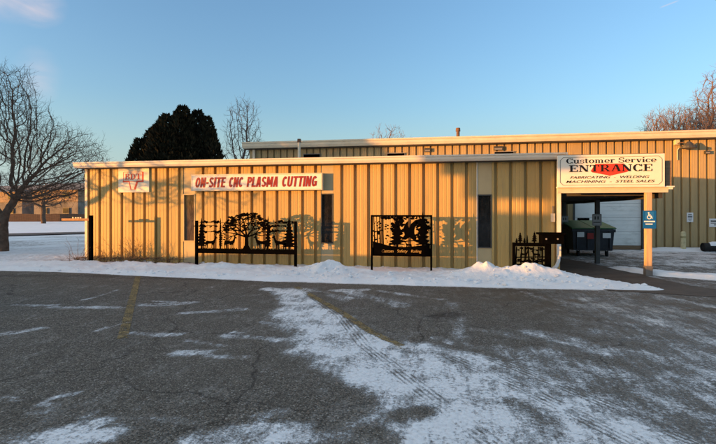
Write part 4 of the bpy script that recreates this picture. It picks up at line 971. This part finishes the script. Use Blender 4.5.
mb.stroke((f1a + .03, zq(205, 222.5)), (f1b - .03, zq(285, 223.5)), .012, .012, yp)
mb.build('cutout_panel', M_BLACK, D1_)

# framed panel with eagle, trees and cut-out words
Y2 = 12.40
g0, g1 = X(371.8, Y2), X(431.2, Y2); gt, gb = Z(401, 215.0, Y2), Z(401, 256.2, Y2)
D2_ = thing('steel_display', 'framed black steel sign with eagle, pines and cut-out words on two posts', 'metal display', ((g0 + g1) / 2, Y2, 0), 'cut steel wildlife panels in the snow')
for xx in (g0, g1): bx('post', (xx - .026, Y2 - .026, 0), (xx + .026, Y2 + .026, gt), M_BLACK, D2_, .002)
bx('top_rail', (g0 + .026, Y2 - .024, gt - .05), (g1 - .026, Y2 + .024, gt - .001), M_BLACK, D2_, .002)
bx('bottom_rail', (g0 + .026, Y2 - .024, gb), (g1 - .026, Y2 + .024, gb + .035), M_BLACK, D2_, .002)
yq = Y2 - .003; GW, GH = g1 - g0, gt - gb
gu = lambda u: g0 + GW * u
gv = lambda v: gb + GH * v
# lower band of the plate with the words cut through it
def cut_plate(name, words, x0, x1, z0, z1, y, th, m, parent):
    cu = bpy.data.curves.new(name, 'CURVE'); cu.dimensions = '2D'; cu.fill_mode = 'BOTH'; cu.extrude = th / 2
    def addspl(pts):
        sp_ = cu.splines.new('POLY'); sp_.points.add(len(pts) - 1)
        for p_, q_ in zip(sp_.points, pts): p_.co = (q_[0], q_[1], 0, 1)
        sp_.use_cyclic_u = True
    addspl([(x0, z0), (x1, z0), (x1, z1), (x0, z1)])
    for wrd, a_, b_, c_, d_ in words:
        tx = bpy.data.curves.new('w', 'FONT'); tx.body = wrd; tx.size = 1; tx.shear = .2; tx.resolution_u = 3; tx.offset = .03
        to = bpy.data.objects.new('w', tx); col.objects.link(to); dg = bpy.context.evaluated_depsgraph_get()
        tm = to.evaluated_get(dg).to_curve(dg)
        spl = []
        for sp_ in tm.splines:
            if sp_.type == 'BEZIER':
                pts = []; bp2 = list(sp_.bezier_points)
                for i, p_ in enumerate(bp2):
                    q_ = bp2[(i + 1) % len(bp2)]
                    for k_ in range(3):
                        t_ = k_ / 3; u_ = 1 - t_
                        pts.append(tuple(u_ ** 3 * p_.co[j] + 3 * u_ * u_ * t_ * p_.handle_right[j] + 3 * u_ * t_ * t_ * q_.handle_left[j] + t_ ** 3 * q_.co[j] for j in (0, 1)))
            else: pts = [(p_.co[0], p_.co[1]) for p_ in sp_.points]
            spl.append(pts)
        to.evaluated_get(dg).to_curve_clear(); bpy.data.objects.remove(to)
        al = [p_ for s__ in spl for p_ in s__]
        lx, hx = min(p_[0] for p_ in al), max(p_[0] for p_ in al); lz, hz = min(p_[1] for p_ in al), max(p_[1] for p_ in al)
        for s__ in spl: addspl([(a_ + (p_[0] - lx) / (hx - lx) * (b_ - a_), c_ + (p_[1] - lz) / (hz - lz) * (d_ - c_)) for p_ in s__])
    o_ = bpy.data.objects.new(name, cu); col.objects.link(o_); dg = bpy.context.evaluated_depsgraph_get()
    me = bpy.data.meshes.new_from_object(o_.evaluated_get(dg)); bpy.data.objects.remove(o_)
    l0 = wl(parent)
    for v in me.vertices: c_ = v.co.copy(); v.co = Vector((c_.x - l0.x, y - c_.z - l0.y, c_.y - l0.z))
    me.materials.clear(); me.materials.append(m); ob = bpy.data.objects.new(name, me); col.objects.link(ob); ob.parent = parent; return ob
cut_plate('word_panel', [('Custom', gu(.17), gu(.37), gv(.085), gv(.16)), ('Safety', gu(.43), gu(.61), gv(.07), gv(.16)), ('Railing', gu(.665), gu(.84), gv(.07), gv(.16))], g0 + .026, g1 - .026, gb + .036, gv(.20), Y2, .006, M_BLACK, D2_)
mb = MB()
grass(mb, gu(.02), gu(.98), gv(.195), .02, .13, yq, 9)
mb.cut([(gu(.02), gv(.19)), (gu(.98), gv(.19)), (gu(.98), gv(.30)), (gu(.85), gv(.27)), (gu(.7), gv(.24)), (gu(.5), gv(.22)), (gu(.3), gv(.25)), (gu(.12), gv(.32)), (gu(.02), gv(.36))], yq)
for px in (.05, .10, .145, .20): mb.stroke((gu(px), gv(.2)), (gu(px - .015), gv(.97)), .035, .02, yq)
for px, w_, s_ in ((.06, .10, 1), (.13, .08, 2), (.26, .06, 3)): leafy(mb, gu(px), gv(.62), GW * w_ * .5, GH * .3, yq, 14, 50 + s_, .035)
conifer(mb, gu(.43), gv(.2), GH * .80, GW * .30, yq, 8, 21); conifer(mb, gu(.86), gv(.2), GH * .86, GW * .30, yq, 8, 22)
leafy(mb, gu(.44), gv(.72), GW * .11, GH * .2, yq, 60, 61, .06); leafy(mb, gu(.86), gv(.66), GW * .11, GH * .26, yq, 70, 62, .065)
mb.stroke((gu(.44), gv(.2)), (gu(.44), gv(.9)), .05, .03, yq); mb.stroke((gu(.86), gv(.2)), (gu(.86), gv(.96)), .06, .03, yq)
mb.stroke((gu(.40), gv(.33)), (gu(.80), gv(.40)), .028, .03, yq)
# eagle with swept wings on the branch
eg = [(.50, .40), (.56, .52), (.53, .66), (.57, .80), (.62, .86), (.615, .74), (.64, .66), (.68, .66), (.70, .72), (.735, .70), (.72, .64), (.72, .56), (.76, .46), (.74, .36), (.68, .42), (.64, .46), (.58, .40)]
mb.cut([(gu(a_), gv(b_)) for a_, b_ in eg], yq)
mb.cut([(gu(a_), gv(b_)) for a_, b_ in [(.66, .62), (.76, .74), (.80, .90), (.74, .88), (.66, .78), (.63, .68)]], yq)
deer(mb, gu(.36), gv(.2), .22, yq, 1); deer(mb, gu(.62), gv(.2), .18, yq, -1, False)
leafy(mb, gu(.5), gv(.93), GW * .42, GH * .03, yq, 40, 63, .05)
mb.build('cutout_panel', M_BLACK, D2_)

# small panel with little pines by the corner
Y3 = 12.35
h0, h1 = X(513.8, Y3), X(549.5, Y3); ht, hb = Z(531, 242.6, Y3), Z(531, 267.6, Y3)
D3_ = thing('steel_display', 'small black steel panel topped with little pines, set in the snow near the corner', 'metal display', ((h0 + h1) / 2, Y3, 0), 'cut steel wildlife panels in the snow')
for xx in (h0, h1): bx('post', (xx - .036, Y3 - .03, 0), (xx + .036, Y3 + .03, ht), M_BLACK, D3_, .002)
bx('top_rail', (h0 + .036, Y3 - .025, ht - .095), (h1 - .036, Y3 + .025, ht - .002), M_BLACK, D3_, .002)
bx('bottom_rail', (h0 + .036, Y3 - .025, hb), (h1 - .036, Y3 + .025, hb + .09), M_BLACK, D3_, .002)
mb = MB(); HW, HH = h1 - h0, ht - hb; hu = lambda u: h0 + HW * u; hv = lambda v: hb + HH * v; yr = Y3 - .003
for u, hh, w_ in ((.18, .28, .16), (.30, .13, .09), (.38, .2, .05), (.58, .29, .17), (.08, .12, .08)): conifer(mb, hu(u), ht - .004, hh, w_, yr, 6, int(u * 100))
for u in (.06, .2, .32, .43, .56, .67, .8, .93): mb.stroke((hu(u), hv(.15)), (hu(u) + .02 * math.sin(u * 40), hv(.84)), .035, .03, yr)
deer(mb, hu(.30), hv(.38), .2, yr, 1); deer(mb, hu(.62), hv(.38), .2, yr, -1)
leafy(mb, hu(.5), hv(.74), HW * .46, HH * .07, yr, 40, 71, .035); leafy(mb, hu(.5), hv(.28), HW * .46, HH * .08, yr, 46, 72, .04)
mb.stroke((hu(.02), hv(.40)), (hu(.98), hv(.44)), .03, .03, yr); mb.stroke((hu(.02), hv(.26)), (hu(.98), hv(.26)), .02, .02, yr)
mb.build('cutout_panel', M_BLACK, D3_)

# black drop box on a post beside it
YB = 11.95
b0, b1 = X(539.5, YB), X(563.0, YB); bt, bb = Z(551, 232.6, YB), Z(551, 243.6, YB)
MBX = thing('drop_box', 'black flat-topped drop box on a post beside the corner downspout', 'drop box', ((b0 + b1) / 2, YB, 0))
bx('box', (b0 + .02, YB - .18, bb), (b1 - .02, YB + .18, bt - .05), M_BLACK, MBX, .008)
bx('lid', (b0 - .04, YB - .22, bt - .05), (b1 + .01, YB + .22, bt), M_BLACK, MBX, .008)
pxm = X(547.5, YB); bx('post', (pxm - .06, YB - .05, 0), (pxm + .06, YB + .05, bb + .01), M_BLACK, MBX, .004)
for px in (546.3, 557.8):
    xx = X(px, YB - .18); zz = Z(px, 239, YB - .18); MB().tube((xx, YB - .182, zz), (xx, YB - .196, zz), .022, .018, 12).build('knob', M_GREY, MBX)

# dark post with a side rail at the left corner
YL = 12.3
lx = X(91, YL); lpst = thing('post_with_rail', 'dark steel post with a wooden side rail at the left end of the annex', 'post', (lx, YL, 0))
bx('post', (lx - .045, YL - .045, 0), (lx + .045, YL + .045, Z(91, 215.4, YL)), M_BLACK, lpst, .004)
zr = Z(80, 219.6, YL); bx('rail', (lx - .98, YL - .03, zr - .035), (lx - .046, YL + .03, zr + .035), mat('rail_wood', (.30, .16, .08), .7, .2, 4), lpst, .004)
for q in (.34, .42, .50, .60): bx('clip', (lx - q - .022, YL - .02, zr + .036), (lx - q + .022, YL + .02, zr + .075), M_TRIM, lpst)

# ---------------------------------------------------------------- bare trees (space colonisation)
def colonize(start, pts, trunk_h, seg, kill, infl, seed, trunk_dir=Vector((0, 0, 1)), maxit=260):
    r_ = np.random.RandomState(seed)
    A = np.array(pts, float); nodes = [np.array(start, float)]; par = [-1]
    d = np.array(trunk_dir); k = max(1, int(trunk_h / seg)); p = nodes[0].copy()
    for i in range(k):
        p = p + d * seg + r_.normal(0, seg * .09, 3) * np.array([1, 1, .2]); nodes.append(p.copy()); par.append(len(nodes) - 2)
    nd = np.full(len(A), 1e9); ni = np.zeros(len(A), int); done = 0
    def upd(s0):
        nonlocal nd, ni
        for j in range(s0, len(nodes)):
            dd = np.sqrt(((A - nodes[j]) ** 2).sum(1)); m_ = dd < nd; nd[m_] = dd[m_]; ni[m_] = j
    upd(0)
    for it in range(maxit):
        if len(A) == 0: break
        lim = nd < (infl if it > 12 else 1e9)
        if not lim.any(): break
        acc = {}
        v = A - np.array(nodes)[ni]; v /= (np.linalg.norm(v, axis=1)[:, None] + 1e-9)
        for q in np.where(lim)[0]: acc.setdefault(ni[q], []).append(v[q])
        s0 = len(nodes)
        for j, vs in acc.items():
            m_ = np.mean(vs, 0) + r_.normal(0, .16, 3); m_ /= np.linalg.norm(m_) + 1e-9
            if par[j] >= 0:
                pd = nodes[j] - nodes[par[j]]; m_ = m_ + .35 * pd / (np.linalg.norm(pd) + 1e-9); m_ /= np.linalg.norm(m_)
            nodes.append(nodes[j] + m_ * seg); par.append(j)
        upd(s0)
        keep = nd > kill
        if keep.all() and it > 30 and len(nodes) - s0 < 2: break
        A = A[keep]; nd = nd[keep]; ni = ni[keep]
        if len(nodes) > 15000: break
    return np.array(nodes), np.array(par)
def tree_mesh(nodes, par, r_tip, r_max, expo=2.3, twig=0.0, seed=0, split_h=None):
    n = len(nodes); ch = [0] * n; w_ = np.zeros(n)
    for j in range(n):
        if par[j] >= 0: ch[par[j]] += 1
    for j in range(n - 1, -1, -1):
        if ch[j] == 0: w_[j] = r_tip ** expo
        if par[j] >= 0: w_[par[j]] += w_[j]
    rad = w_ ** (1 / expo); rad = np.where(rad > r_tip, r_tip + (rad - r_tip) * (r_max - r_tip) / max(rad.max() - r_tip, 1e-6), rad)
    r_ = random.Random(seed); tr, cr_ = MB(), MB()
    for j in range(1, n):
        p, q = Vector(nodes[par[j]]), Vector(nodes[j]); r1 = rad[j]; r0 = min(rad[par[j]], r1 * 1.6)
        e_ = (q - p).normalized() * (r1 * .35 if r1 > .03 else 0); (tr if split_h is not None and q.z < split_h and r1 > r_max * .45 else cr_).tube(p - e_, q + e_, r0, r1, 16 if r1 > .05 else (7 if r1 > .02 else 4), False)
        if twig and (ch[j] == 0 or (rad[j] < r_tip * 3.0 and r_.random() < .62)):
            d = (q - p).normalized()
            for _ in range(2 if ch[j] == 0 else 1):
                t_ = (d + Vector((r_.gauss(0, .6), r_.gauss(0, .6), r_.gauss(.15, .5)))).normalized(); L_ = twig * (.5 + r_.random()); m_ = q + t_ * L_ * .5 + Vector((0, 0, .04 * L_))
                cr_.tube(q, m_, r_tip * .8, r_tip * .65, 3, False); cr_.tube(m_, m_ + (t_ + Vector((r_.gauss(0, .3), r_.gauss(0, .3), .2))).normalized() * L_ * .5, r_tip * .65, r_tip * .35, 3, False); cr_.tube(m_, m_ + (t_ + Vector((r_.gauss(0, .8), r_.gauss(0, .8), r_.gauss(.1, .5)))).normalized() * L_ * .4, r_tip * .5, r_tip * .3, 3, False)
    return tr, cr_
def cloud(els, n, seed):
    r_ = np.random.RandomState(seed); out_ = []
    tot = sum(e_[2] for e_ in els)
    for c, rad, wt in els:
        k = int(n * wt / tot); v = r_.normal(0, 1, (k, 3)); v /= np.linalg.norm(v, axis=1)[:, None]; q = r_.rand(k, 1) ** (1 / 2.6); out_.append(np.array(c) + v * q * np.array(rad))
    return np.concatenate(out_)
def bare_tree(label, base, els, trunk_h, m, n, seed, seg=.14, kill=.2, infl=1.6, r_tip=.006, r_max=.2, twig=.28, split=2.0, group=None, cat='tree', name='bare_tree', tdir=Vector((0, 0, 1))):
    pts = cloud(els, n, seed); pts = pts[pts[:, 2] > .5]
    nodes, par = colonize(base, pts, trunk_h, seg, kill, infl, seed, tdir)
    t = thing(name, label, cat, base, group)
    tr, cr_ = tree_mesh(nodes, par, r_tip, r_max, 2.3, twig, seed, split)
    if tr.v: tr.build('trunk', m, t, smooth=True)
    cr_.build('crown', m, t)
    return t
def lat(base, dpx_m, z, dd=0.0):          # point offset sideways (as seen) and in depth from a trunk base
    v = Vector(base) + rgt * dpx_m + fwd * dd; v.z = z; return tuple(v)
tb = G(4, 250.5)
bare_tree('big spreading bare tree with low branches at the left edge', (tb.x, tb.y, 0), [
    (lat(tb, -.6, 5.7), (2.0, 1.8, 2.2), 3.0), (lat(tb, 1.0, 5.0), (1.1, 1.4, 1.7), 1.2), (lat(tb, 2.3, 3.9), (1.9, 1.9, 1.5), 3.2), (lat(tb, 1.6, 2.7), (2.0, 1.9, .75), 1.8), (lat(tb, -2.8, 4.2), (1.8, 1.8, 2.0), 2.2), (lat(tb, 3.2, 3.3, .3), (1.2, 1.2, .9), 1.0), (lat(tb, .3, 7.0), (1.0, 1.0, 1.0), .6)],
    1.2, M_BARK, 6200, 5, .12, .15, 1.5, .006, .18, .36, 2.4)
tb = G(43.5, 223.2)
bare_tree('smaller dark bare tree far behind on the left snow', (tb.x, tb.y, 0), [(lat(tb, 0, 4.6), (4.2, 4, 2.4), 3), (lat(tb, -2, 3.4), (3, 3, 1.2), 1)], 1.8, M_BARK, 900, 6, .4, .6, 4, .022, .34, .8, 2.6)
tb = P(241, 213, 30); 
bare_tree('slender bare tree rising behind the annex roof beside the dark evergreen', (tb.x, tb.y, 0), [(lat(tb, .1, 7.0), (1.35, 1.2, 2.5), 3), (lat(tb, -.5, 5.6), (1.3, 1, 1.2), 1), (lat(tb, .4, 8.6), (.7, .7, .9), .6)], 3.4, M_BARK2, 1300, 7, .17, .25, 1.7, .009, .12, .4, 3.5)
tb = P(388, 213, 42)
bare_tree('bare tree top barely showing above the middle of the hall roof', (tb.x, tb.y, 0), [(lat(tb, 0, 7.2), (2.2, 1.8, 2.5), 3)], 4, M_REDBARK, 900, 8, .3, .5, 2.6, .014, .2, .5, 4)
tb = P(728, 213, 40)
bare_tree('tallest bare reddish tree at the right edge behind the hall', (tb.x, tb.y, 0), [(lat(tb, 0, 9.2), (2.7, 2.4, 4.0), 4), (lat(tb, -1.6, 8.0), (1.6, 1.5, 2.2), 1.4)], 4, M_REDBARK, 3000, 9, .2, .24, 2.2, .010, .25, .45, 4)
for k, (px, top, hw, lab) in enumerate(((657, 112, 13, 'low bare reddish thicket tree left-most of those behind the hall'), (675, 107, 15, 'dense bare reddish tree behind the hall above the floodlight'), (694, 108, 16, 'dense bare reddish tree beside the tallest one behind the hall'), (712, 105, 14, 'bare reddish tree in front of the tallest one behind the hall'))):
    Yt = 33 + k * .8; tb = P(px, 213, Yt); s_ = FPX / tb.dot(fwd); ht_ = 1.6 + (213 - top) / s_; rw = hw / s_
    bare_tree(lab, (tb.x, tb.y, 0), [(lat(tb, 0, ht_ - 2.0), (rw, 1.4, 2.0), 3)], 3.5, M_REDBARK, 2300, 20 + k, .18, .2, 2.0, .010, .14, .45, 3.5, 'bare trees behind the hall')

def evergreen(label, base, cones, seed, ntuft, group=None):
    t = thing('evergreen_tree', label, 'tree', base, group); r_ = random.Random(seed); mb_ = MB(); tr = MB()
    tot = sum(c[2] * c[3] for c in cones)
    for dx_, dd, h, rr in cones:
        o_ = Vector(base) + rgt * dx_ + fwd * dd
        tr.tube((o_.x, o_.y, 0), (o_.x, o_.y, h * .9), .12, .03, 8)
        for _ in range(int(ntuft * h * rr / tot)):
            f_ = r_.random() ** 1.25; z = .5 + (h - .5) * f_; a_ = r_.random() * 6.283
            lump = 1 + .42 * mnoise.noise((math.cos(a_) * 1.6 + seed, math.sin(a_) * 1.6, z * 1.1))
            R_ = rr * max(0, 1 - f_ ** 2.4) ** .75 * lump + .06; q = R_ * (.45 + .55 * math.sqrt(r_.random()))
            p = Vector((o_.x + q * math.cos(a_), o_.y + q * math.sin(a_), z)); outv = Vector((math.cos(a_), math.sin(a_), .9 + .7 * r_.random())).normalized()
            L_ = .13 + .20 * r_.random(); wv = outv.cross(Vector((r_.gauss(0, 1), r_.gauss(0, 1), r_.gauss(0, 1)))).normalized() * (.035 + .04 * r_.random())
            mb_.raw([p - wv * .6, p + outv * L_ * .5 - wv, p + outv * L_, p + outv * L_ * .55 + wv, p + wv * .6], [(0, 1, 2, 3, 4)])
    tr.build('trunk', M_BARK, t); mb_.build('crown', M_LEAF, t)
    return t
eb = P(180, 213, 28); es = eb.dot(fwd) / FPX
def ec(px, top, rpx, dd): return ((px - 180) * es, dd, 1.6 + (213 - top) * es, rpx * es)
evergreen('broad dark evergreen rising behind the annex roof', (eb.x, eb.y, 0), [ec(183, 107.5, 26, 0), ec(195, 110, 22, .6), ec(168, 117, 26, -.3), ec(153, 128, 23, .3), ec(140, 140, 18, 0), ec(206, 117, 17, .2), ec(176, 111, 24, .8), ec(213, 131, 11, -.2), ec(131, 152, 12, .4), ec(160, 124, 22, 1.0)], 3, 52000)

# ---------------------------------------------------------------- left background
fb = [G(-90, 221.8), G(60, 221.4), G(130, 221.0)]
fen = thing('board_fence', 'long low brown board fence across the left background', 'fence', tuple(fb[1]))
mb = MB()
for p, q in zip(fb, fb[1:]):
    d = (q - p); n_ = int(d.length / .3)
    for i in range(n_):
        a_ = p + d * (i / n_); b_ = p + d * ((i + .93) / n_); hh = 1.42 + .05 * math.sin(i * 12.9)
        mb.raw([(a_.x, a_.y, -.02), (b_.x, b_.y, -.02), (b_.x, b_.y, hh), (a_.x, a_.y, hh), (a_.x, a_.y + .05, -.02), (b_.x, b_.y + .05, -.02), (b_.x, b_.y + .05, hh), (a_.x, a_.y + .05, hh)], [(0, 1, 2, 3), (7, 6, 5, 4), (3, 2, 6, 7), (1, 5, 6, 2), (0, 3, 7, 4)])
mb.build('boards', M_FENCE, fen)
Yf = 95
def farhouse(px0, px1, ytop, Y, label, m_up):
    a_, b_ = X(px0, Y), X(px1, Y); pm = (px0 + px1) / 2; zt = Z(pm, ytop, Y); t = thing('far_house', label, 'house', ((a_ + b_) / 2, Y, 0), 'houses beyond the left field')
    zm = zt * .62
    bx('shade_wall', (a_, Y, -.1), (b_, Y + 10, zm), M_FARG, t); bx('lit_wall', (a_ - .2, Y - .2, zm), (b_ + .2, Y + 10.2, zt), m_up, t)
    mb_ = MB(); xr0, xr1 = a_ - .8, b_ + .8; mb_.raw([(xr0, Y - 1, zt), (xr1, Y - 1, zt), (xr1, Y + 5, zt + 1.8), (xr0, Y + 5, zt + 1.8), (xr1, Y + 11, zt), (xr0, Y + 11, zt)], [(0, 1, 2, 3), (3, 2, 4, 5), (0, 3, 5), (1, 4, 2), (0, 5, 4, 1)]); mb_.build('roof', M_FARR, t, recalc=True)
    n_ = max(2, int((b_ - a_) / 5))
    for i in range(n_):
        xx = a_ + (i + .5) * (b_ - a_) / n_
        for zz in (zm + (zt - zm) * .3, zm * .35):
            wf = bx('window', (xx - .8, Y - .28, zz), (xx + .8, Y - .15, zz + 1.3), M_DGREY, t); bx('pane', (xx - .7, Y - .31, zz + .1), (xx + .7, Y - .281, zz + 1.2), M_GLASS, wf)
farhouse(-60, 22, 192, Yf, 'long tan house beyond the fence, behind the big bare tree', M_FARW)
farhouse(34, 78, 190, Yf - 6, 'tan two-storey house beyond the fence, left of the annex corner', M_FARW)
farhouse(90, 124, 194, Yf + 6, 'tan house beyond the fence mostly hidden by the annex', M_FARW)

# dry shrubs and weeds along the foot of the left wall
def shrub(px, Y, n, h, seed, label):
    r_ = random.Random(seed); x = X(px, Y); t = thing('dry_shrub', label, 'shrub', (x, Y, .05), 'dry stems at the foot of the wall'); mb_ = MB()
    for i in range(n):
        p = Vector((x + r_.gauss(0, .16), Y + r_.gauss(0, .08), .03)); d = Vector((r_.gauss(0, .45), r_.gauss(0, .25), 1)).normalized(); L_ = h * (.4 + .7 * r_.random()); pts = [p]
        for k in range(5): d = (d + Vector((r_.gauss(0, .16), r_.gauss(0, .12), -.03))).normalized(); pts.append(pts[-1] + d * L_ / 5)
        for k in range(5): mb_.tube(pts[k], pts[k + 1], .006 * (1 - k * .15), .006 * (.85 - k * .15), 4, False)
        for k in range(1, 6):
            for _ in range(2):
                if r_.random() < .75: e_ = (d + Vector((r_.gauss(0, .7), r_.gauss(0, .4), r_.gauss(0, .4)))).normalized(); mb_.tube(pts[k], pts[k] + e_ * L_ * .2, .0035, .0018, 3, False)
    mb_.build('stems', M_SHRUB, t)
for i, (px, n, h, lab) in enumerate(((79, 16, .75, 'leaning dry stems beyond the left corner of the annex'), (99, 12, .4, 'low dry stems right of the dark post with the rail'), (114, 14, .62, 'dry stems below the left edge of the logo plate'), (128, 16, .85, 'tallest dry stems, below the middle of the logo plate'), (139, 15, .7, 'dry stems just left of the stub of shade under the logo plate'), (156, 10, .38, 'sparse low dry weeds midway between the logo plate and first window'), (172, 9, .34, 'sparse low dry weeds left of the first window'))):
    shrub(px, 12.95 - .12 * (i % 3) + (-.5 if i == 0 else 0), n, h, 80 + i, lab)
# fallen twigs and clods
r_ = random.Random(5); mb = MB()
for i in range(150):
    x = X(70, 12.7) + r_.random() * (X(175, 12.7) - X(70, 12.7)); y = 12.55 + .6 * r_.random(); a_ = r_.gauss(0, .5); L_ = .1 + .3 * r_.random(); z = .15 + .05 * r_.random()
    mb.tube((x, y, z), (x + L_ * math.cos(a_), y + L_ * math.sin(a_) * .5, z + .1 * r_.random()), .008, .004, 4, False)
o = mb.build('fallen_twigs', M_SHRUB); tag(o, 'fallen dry twigs scattered on the snow at the foot of the wall', 'twigs', kind='stuff')

# ---------------------------------------------------------------- things behind the camera that shade the scene or show in its windows
def off(X0, Y0, d): return Vector((X0 - math.sin(SUN_AZ) * d, Y0 - math.cos(SUN_AZ) * d, 0))
q = off(-12.6, FY, 8.6); ca, cb_, cc_ = off(-9.6, FY, 8), off(-7.2, FY, 8), off(-10.8, FY, 8)
bare_tree('bare tree standing left of the photographer', (q.x, q.y, 0), [((ca.x, ca.y, 2.75), (1.5, 1.2, .75), 3), ((cb_.x, cb_.y, 2.55), (1.5, 1.2, .6), 3), ((cc_.x, cc_.y, 3.6), (2.0, 1.6, 1.0), 3)], 1.5, M_BARK, 300, 31, .13, .22, 2.2, .013, .09, .45, 2.0)
# unseen boards added and shaped to shade the right of the annex wall
tn = Vector((math.cos(SUN_AZ), -math.sin(SUN_AZ), 0))
SD = 26.0
q = off(2.05, FY, SD)
PY = thing('shade_board', 'unseen board on two legs, added to shade the right of the annex wall', 'sign', (q.x, q.y, 0))
def slab(c, hw, z0, z1, th, name, m, parent):
    n_ = Vector((math.sin(SUN_AZ), math.cos(SUN_AZ), 0)); vs = []
    for z_ in (z0, z1):
        for s1, s2 in ((-1, -1), (1, -1), (1, 1), (-1, 1)): v = c + tn * hw * s1 + n_ * th * s2; vs.append((v.x, v.y, z_))
    return MB().raw(vs, [(0, 3, 2, 1), (4, 5, 6, 7), (0, 1, 5, 4), (1, 2, 6, 5), (2, 3, 7, 6), (3, 0, 4, 7)]).build(name, m, parent)
DZ = SD * math.tan(SUN_EL)
slab(q + tn * .02, .66, 1.98 + DZ, 2.62 + DZ, .15, 'panel', M_GREY, PY); slab(q - tn * .02, .98, 2.62 + DZ, 3.9 + DZ, .13, 'panel', M_GREY, PY)
slab(q + tn * 1.22, .235, 2.72 + DZ, 3.9 + DZ, .12, 'panel', M_GREY, PY); slab(q - tn * .34, .14, 0, 1.98 + DZ, .1, 'leg', M_GREY, PY); slab(q + tn * .60, .06, 0, 1.98 + DZ, .1, 'leg', M_GREY, PY)
q2 = off(2.45, FY, SD - 1.5)  # unseen block added to shade the wall below the lit gap
UC = thing('shade_block', 'unseen grey block added below the shading board to shade the lower wall', 'cabinet', (q2.x, q2.y, 0))
slab(q2, .50, 0, 1.48 + DZ, .3, 'block_body', M_GREY, UC); slab(q2, .54, 1.48 + DZ, 1.54 + DZ, .34, 'block_top', M_DGREY, UC)
# evergreens added out of view to shade the hall's left end and left trees
for i, (xx, yy, h, rr) in enumerate(((-26.3, 9, 9.5, 2.2), (-30, 8, 12, 2.6), (-34.5, 7, 13, 2.9), (-39.5, 8, 12.5, 2.9), (-44.5, 7, 13.5, 3.0), (-50, 8, 13, 3.0), (-55.5, 7, 12, 3))):
    evergreen('tall unseen evergreen added beyond the left edge of the lot for its shade', (xx, yy, 0), [(0, 0, h, rr)], 60 + i, 9000, 'evergreens added for shade beyond the left edge')
# long dark block added behind the camera to darken the window reflections
BB = thing('backdrop', 'long dark warehouse added out of view to darken the window reflections', 'building', (0, -45, 0))
bx('wall', (-38, -58, 0), (45, -45, 8), mat('backdrop_wall', (.09, .075, .06), .7, .2, .5), BB); bx('roof', (-38.6, -58.6, 8), (45.6, -44.4, 8.4), M_ROOF, BB)
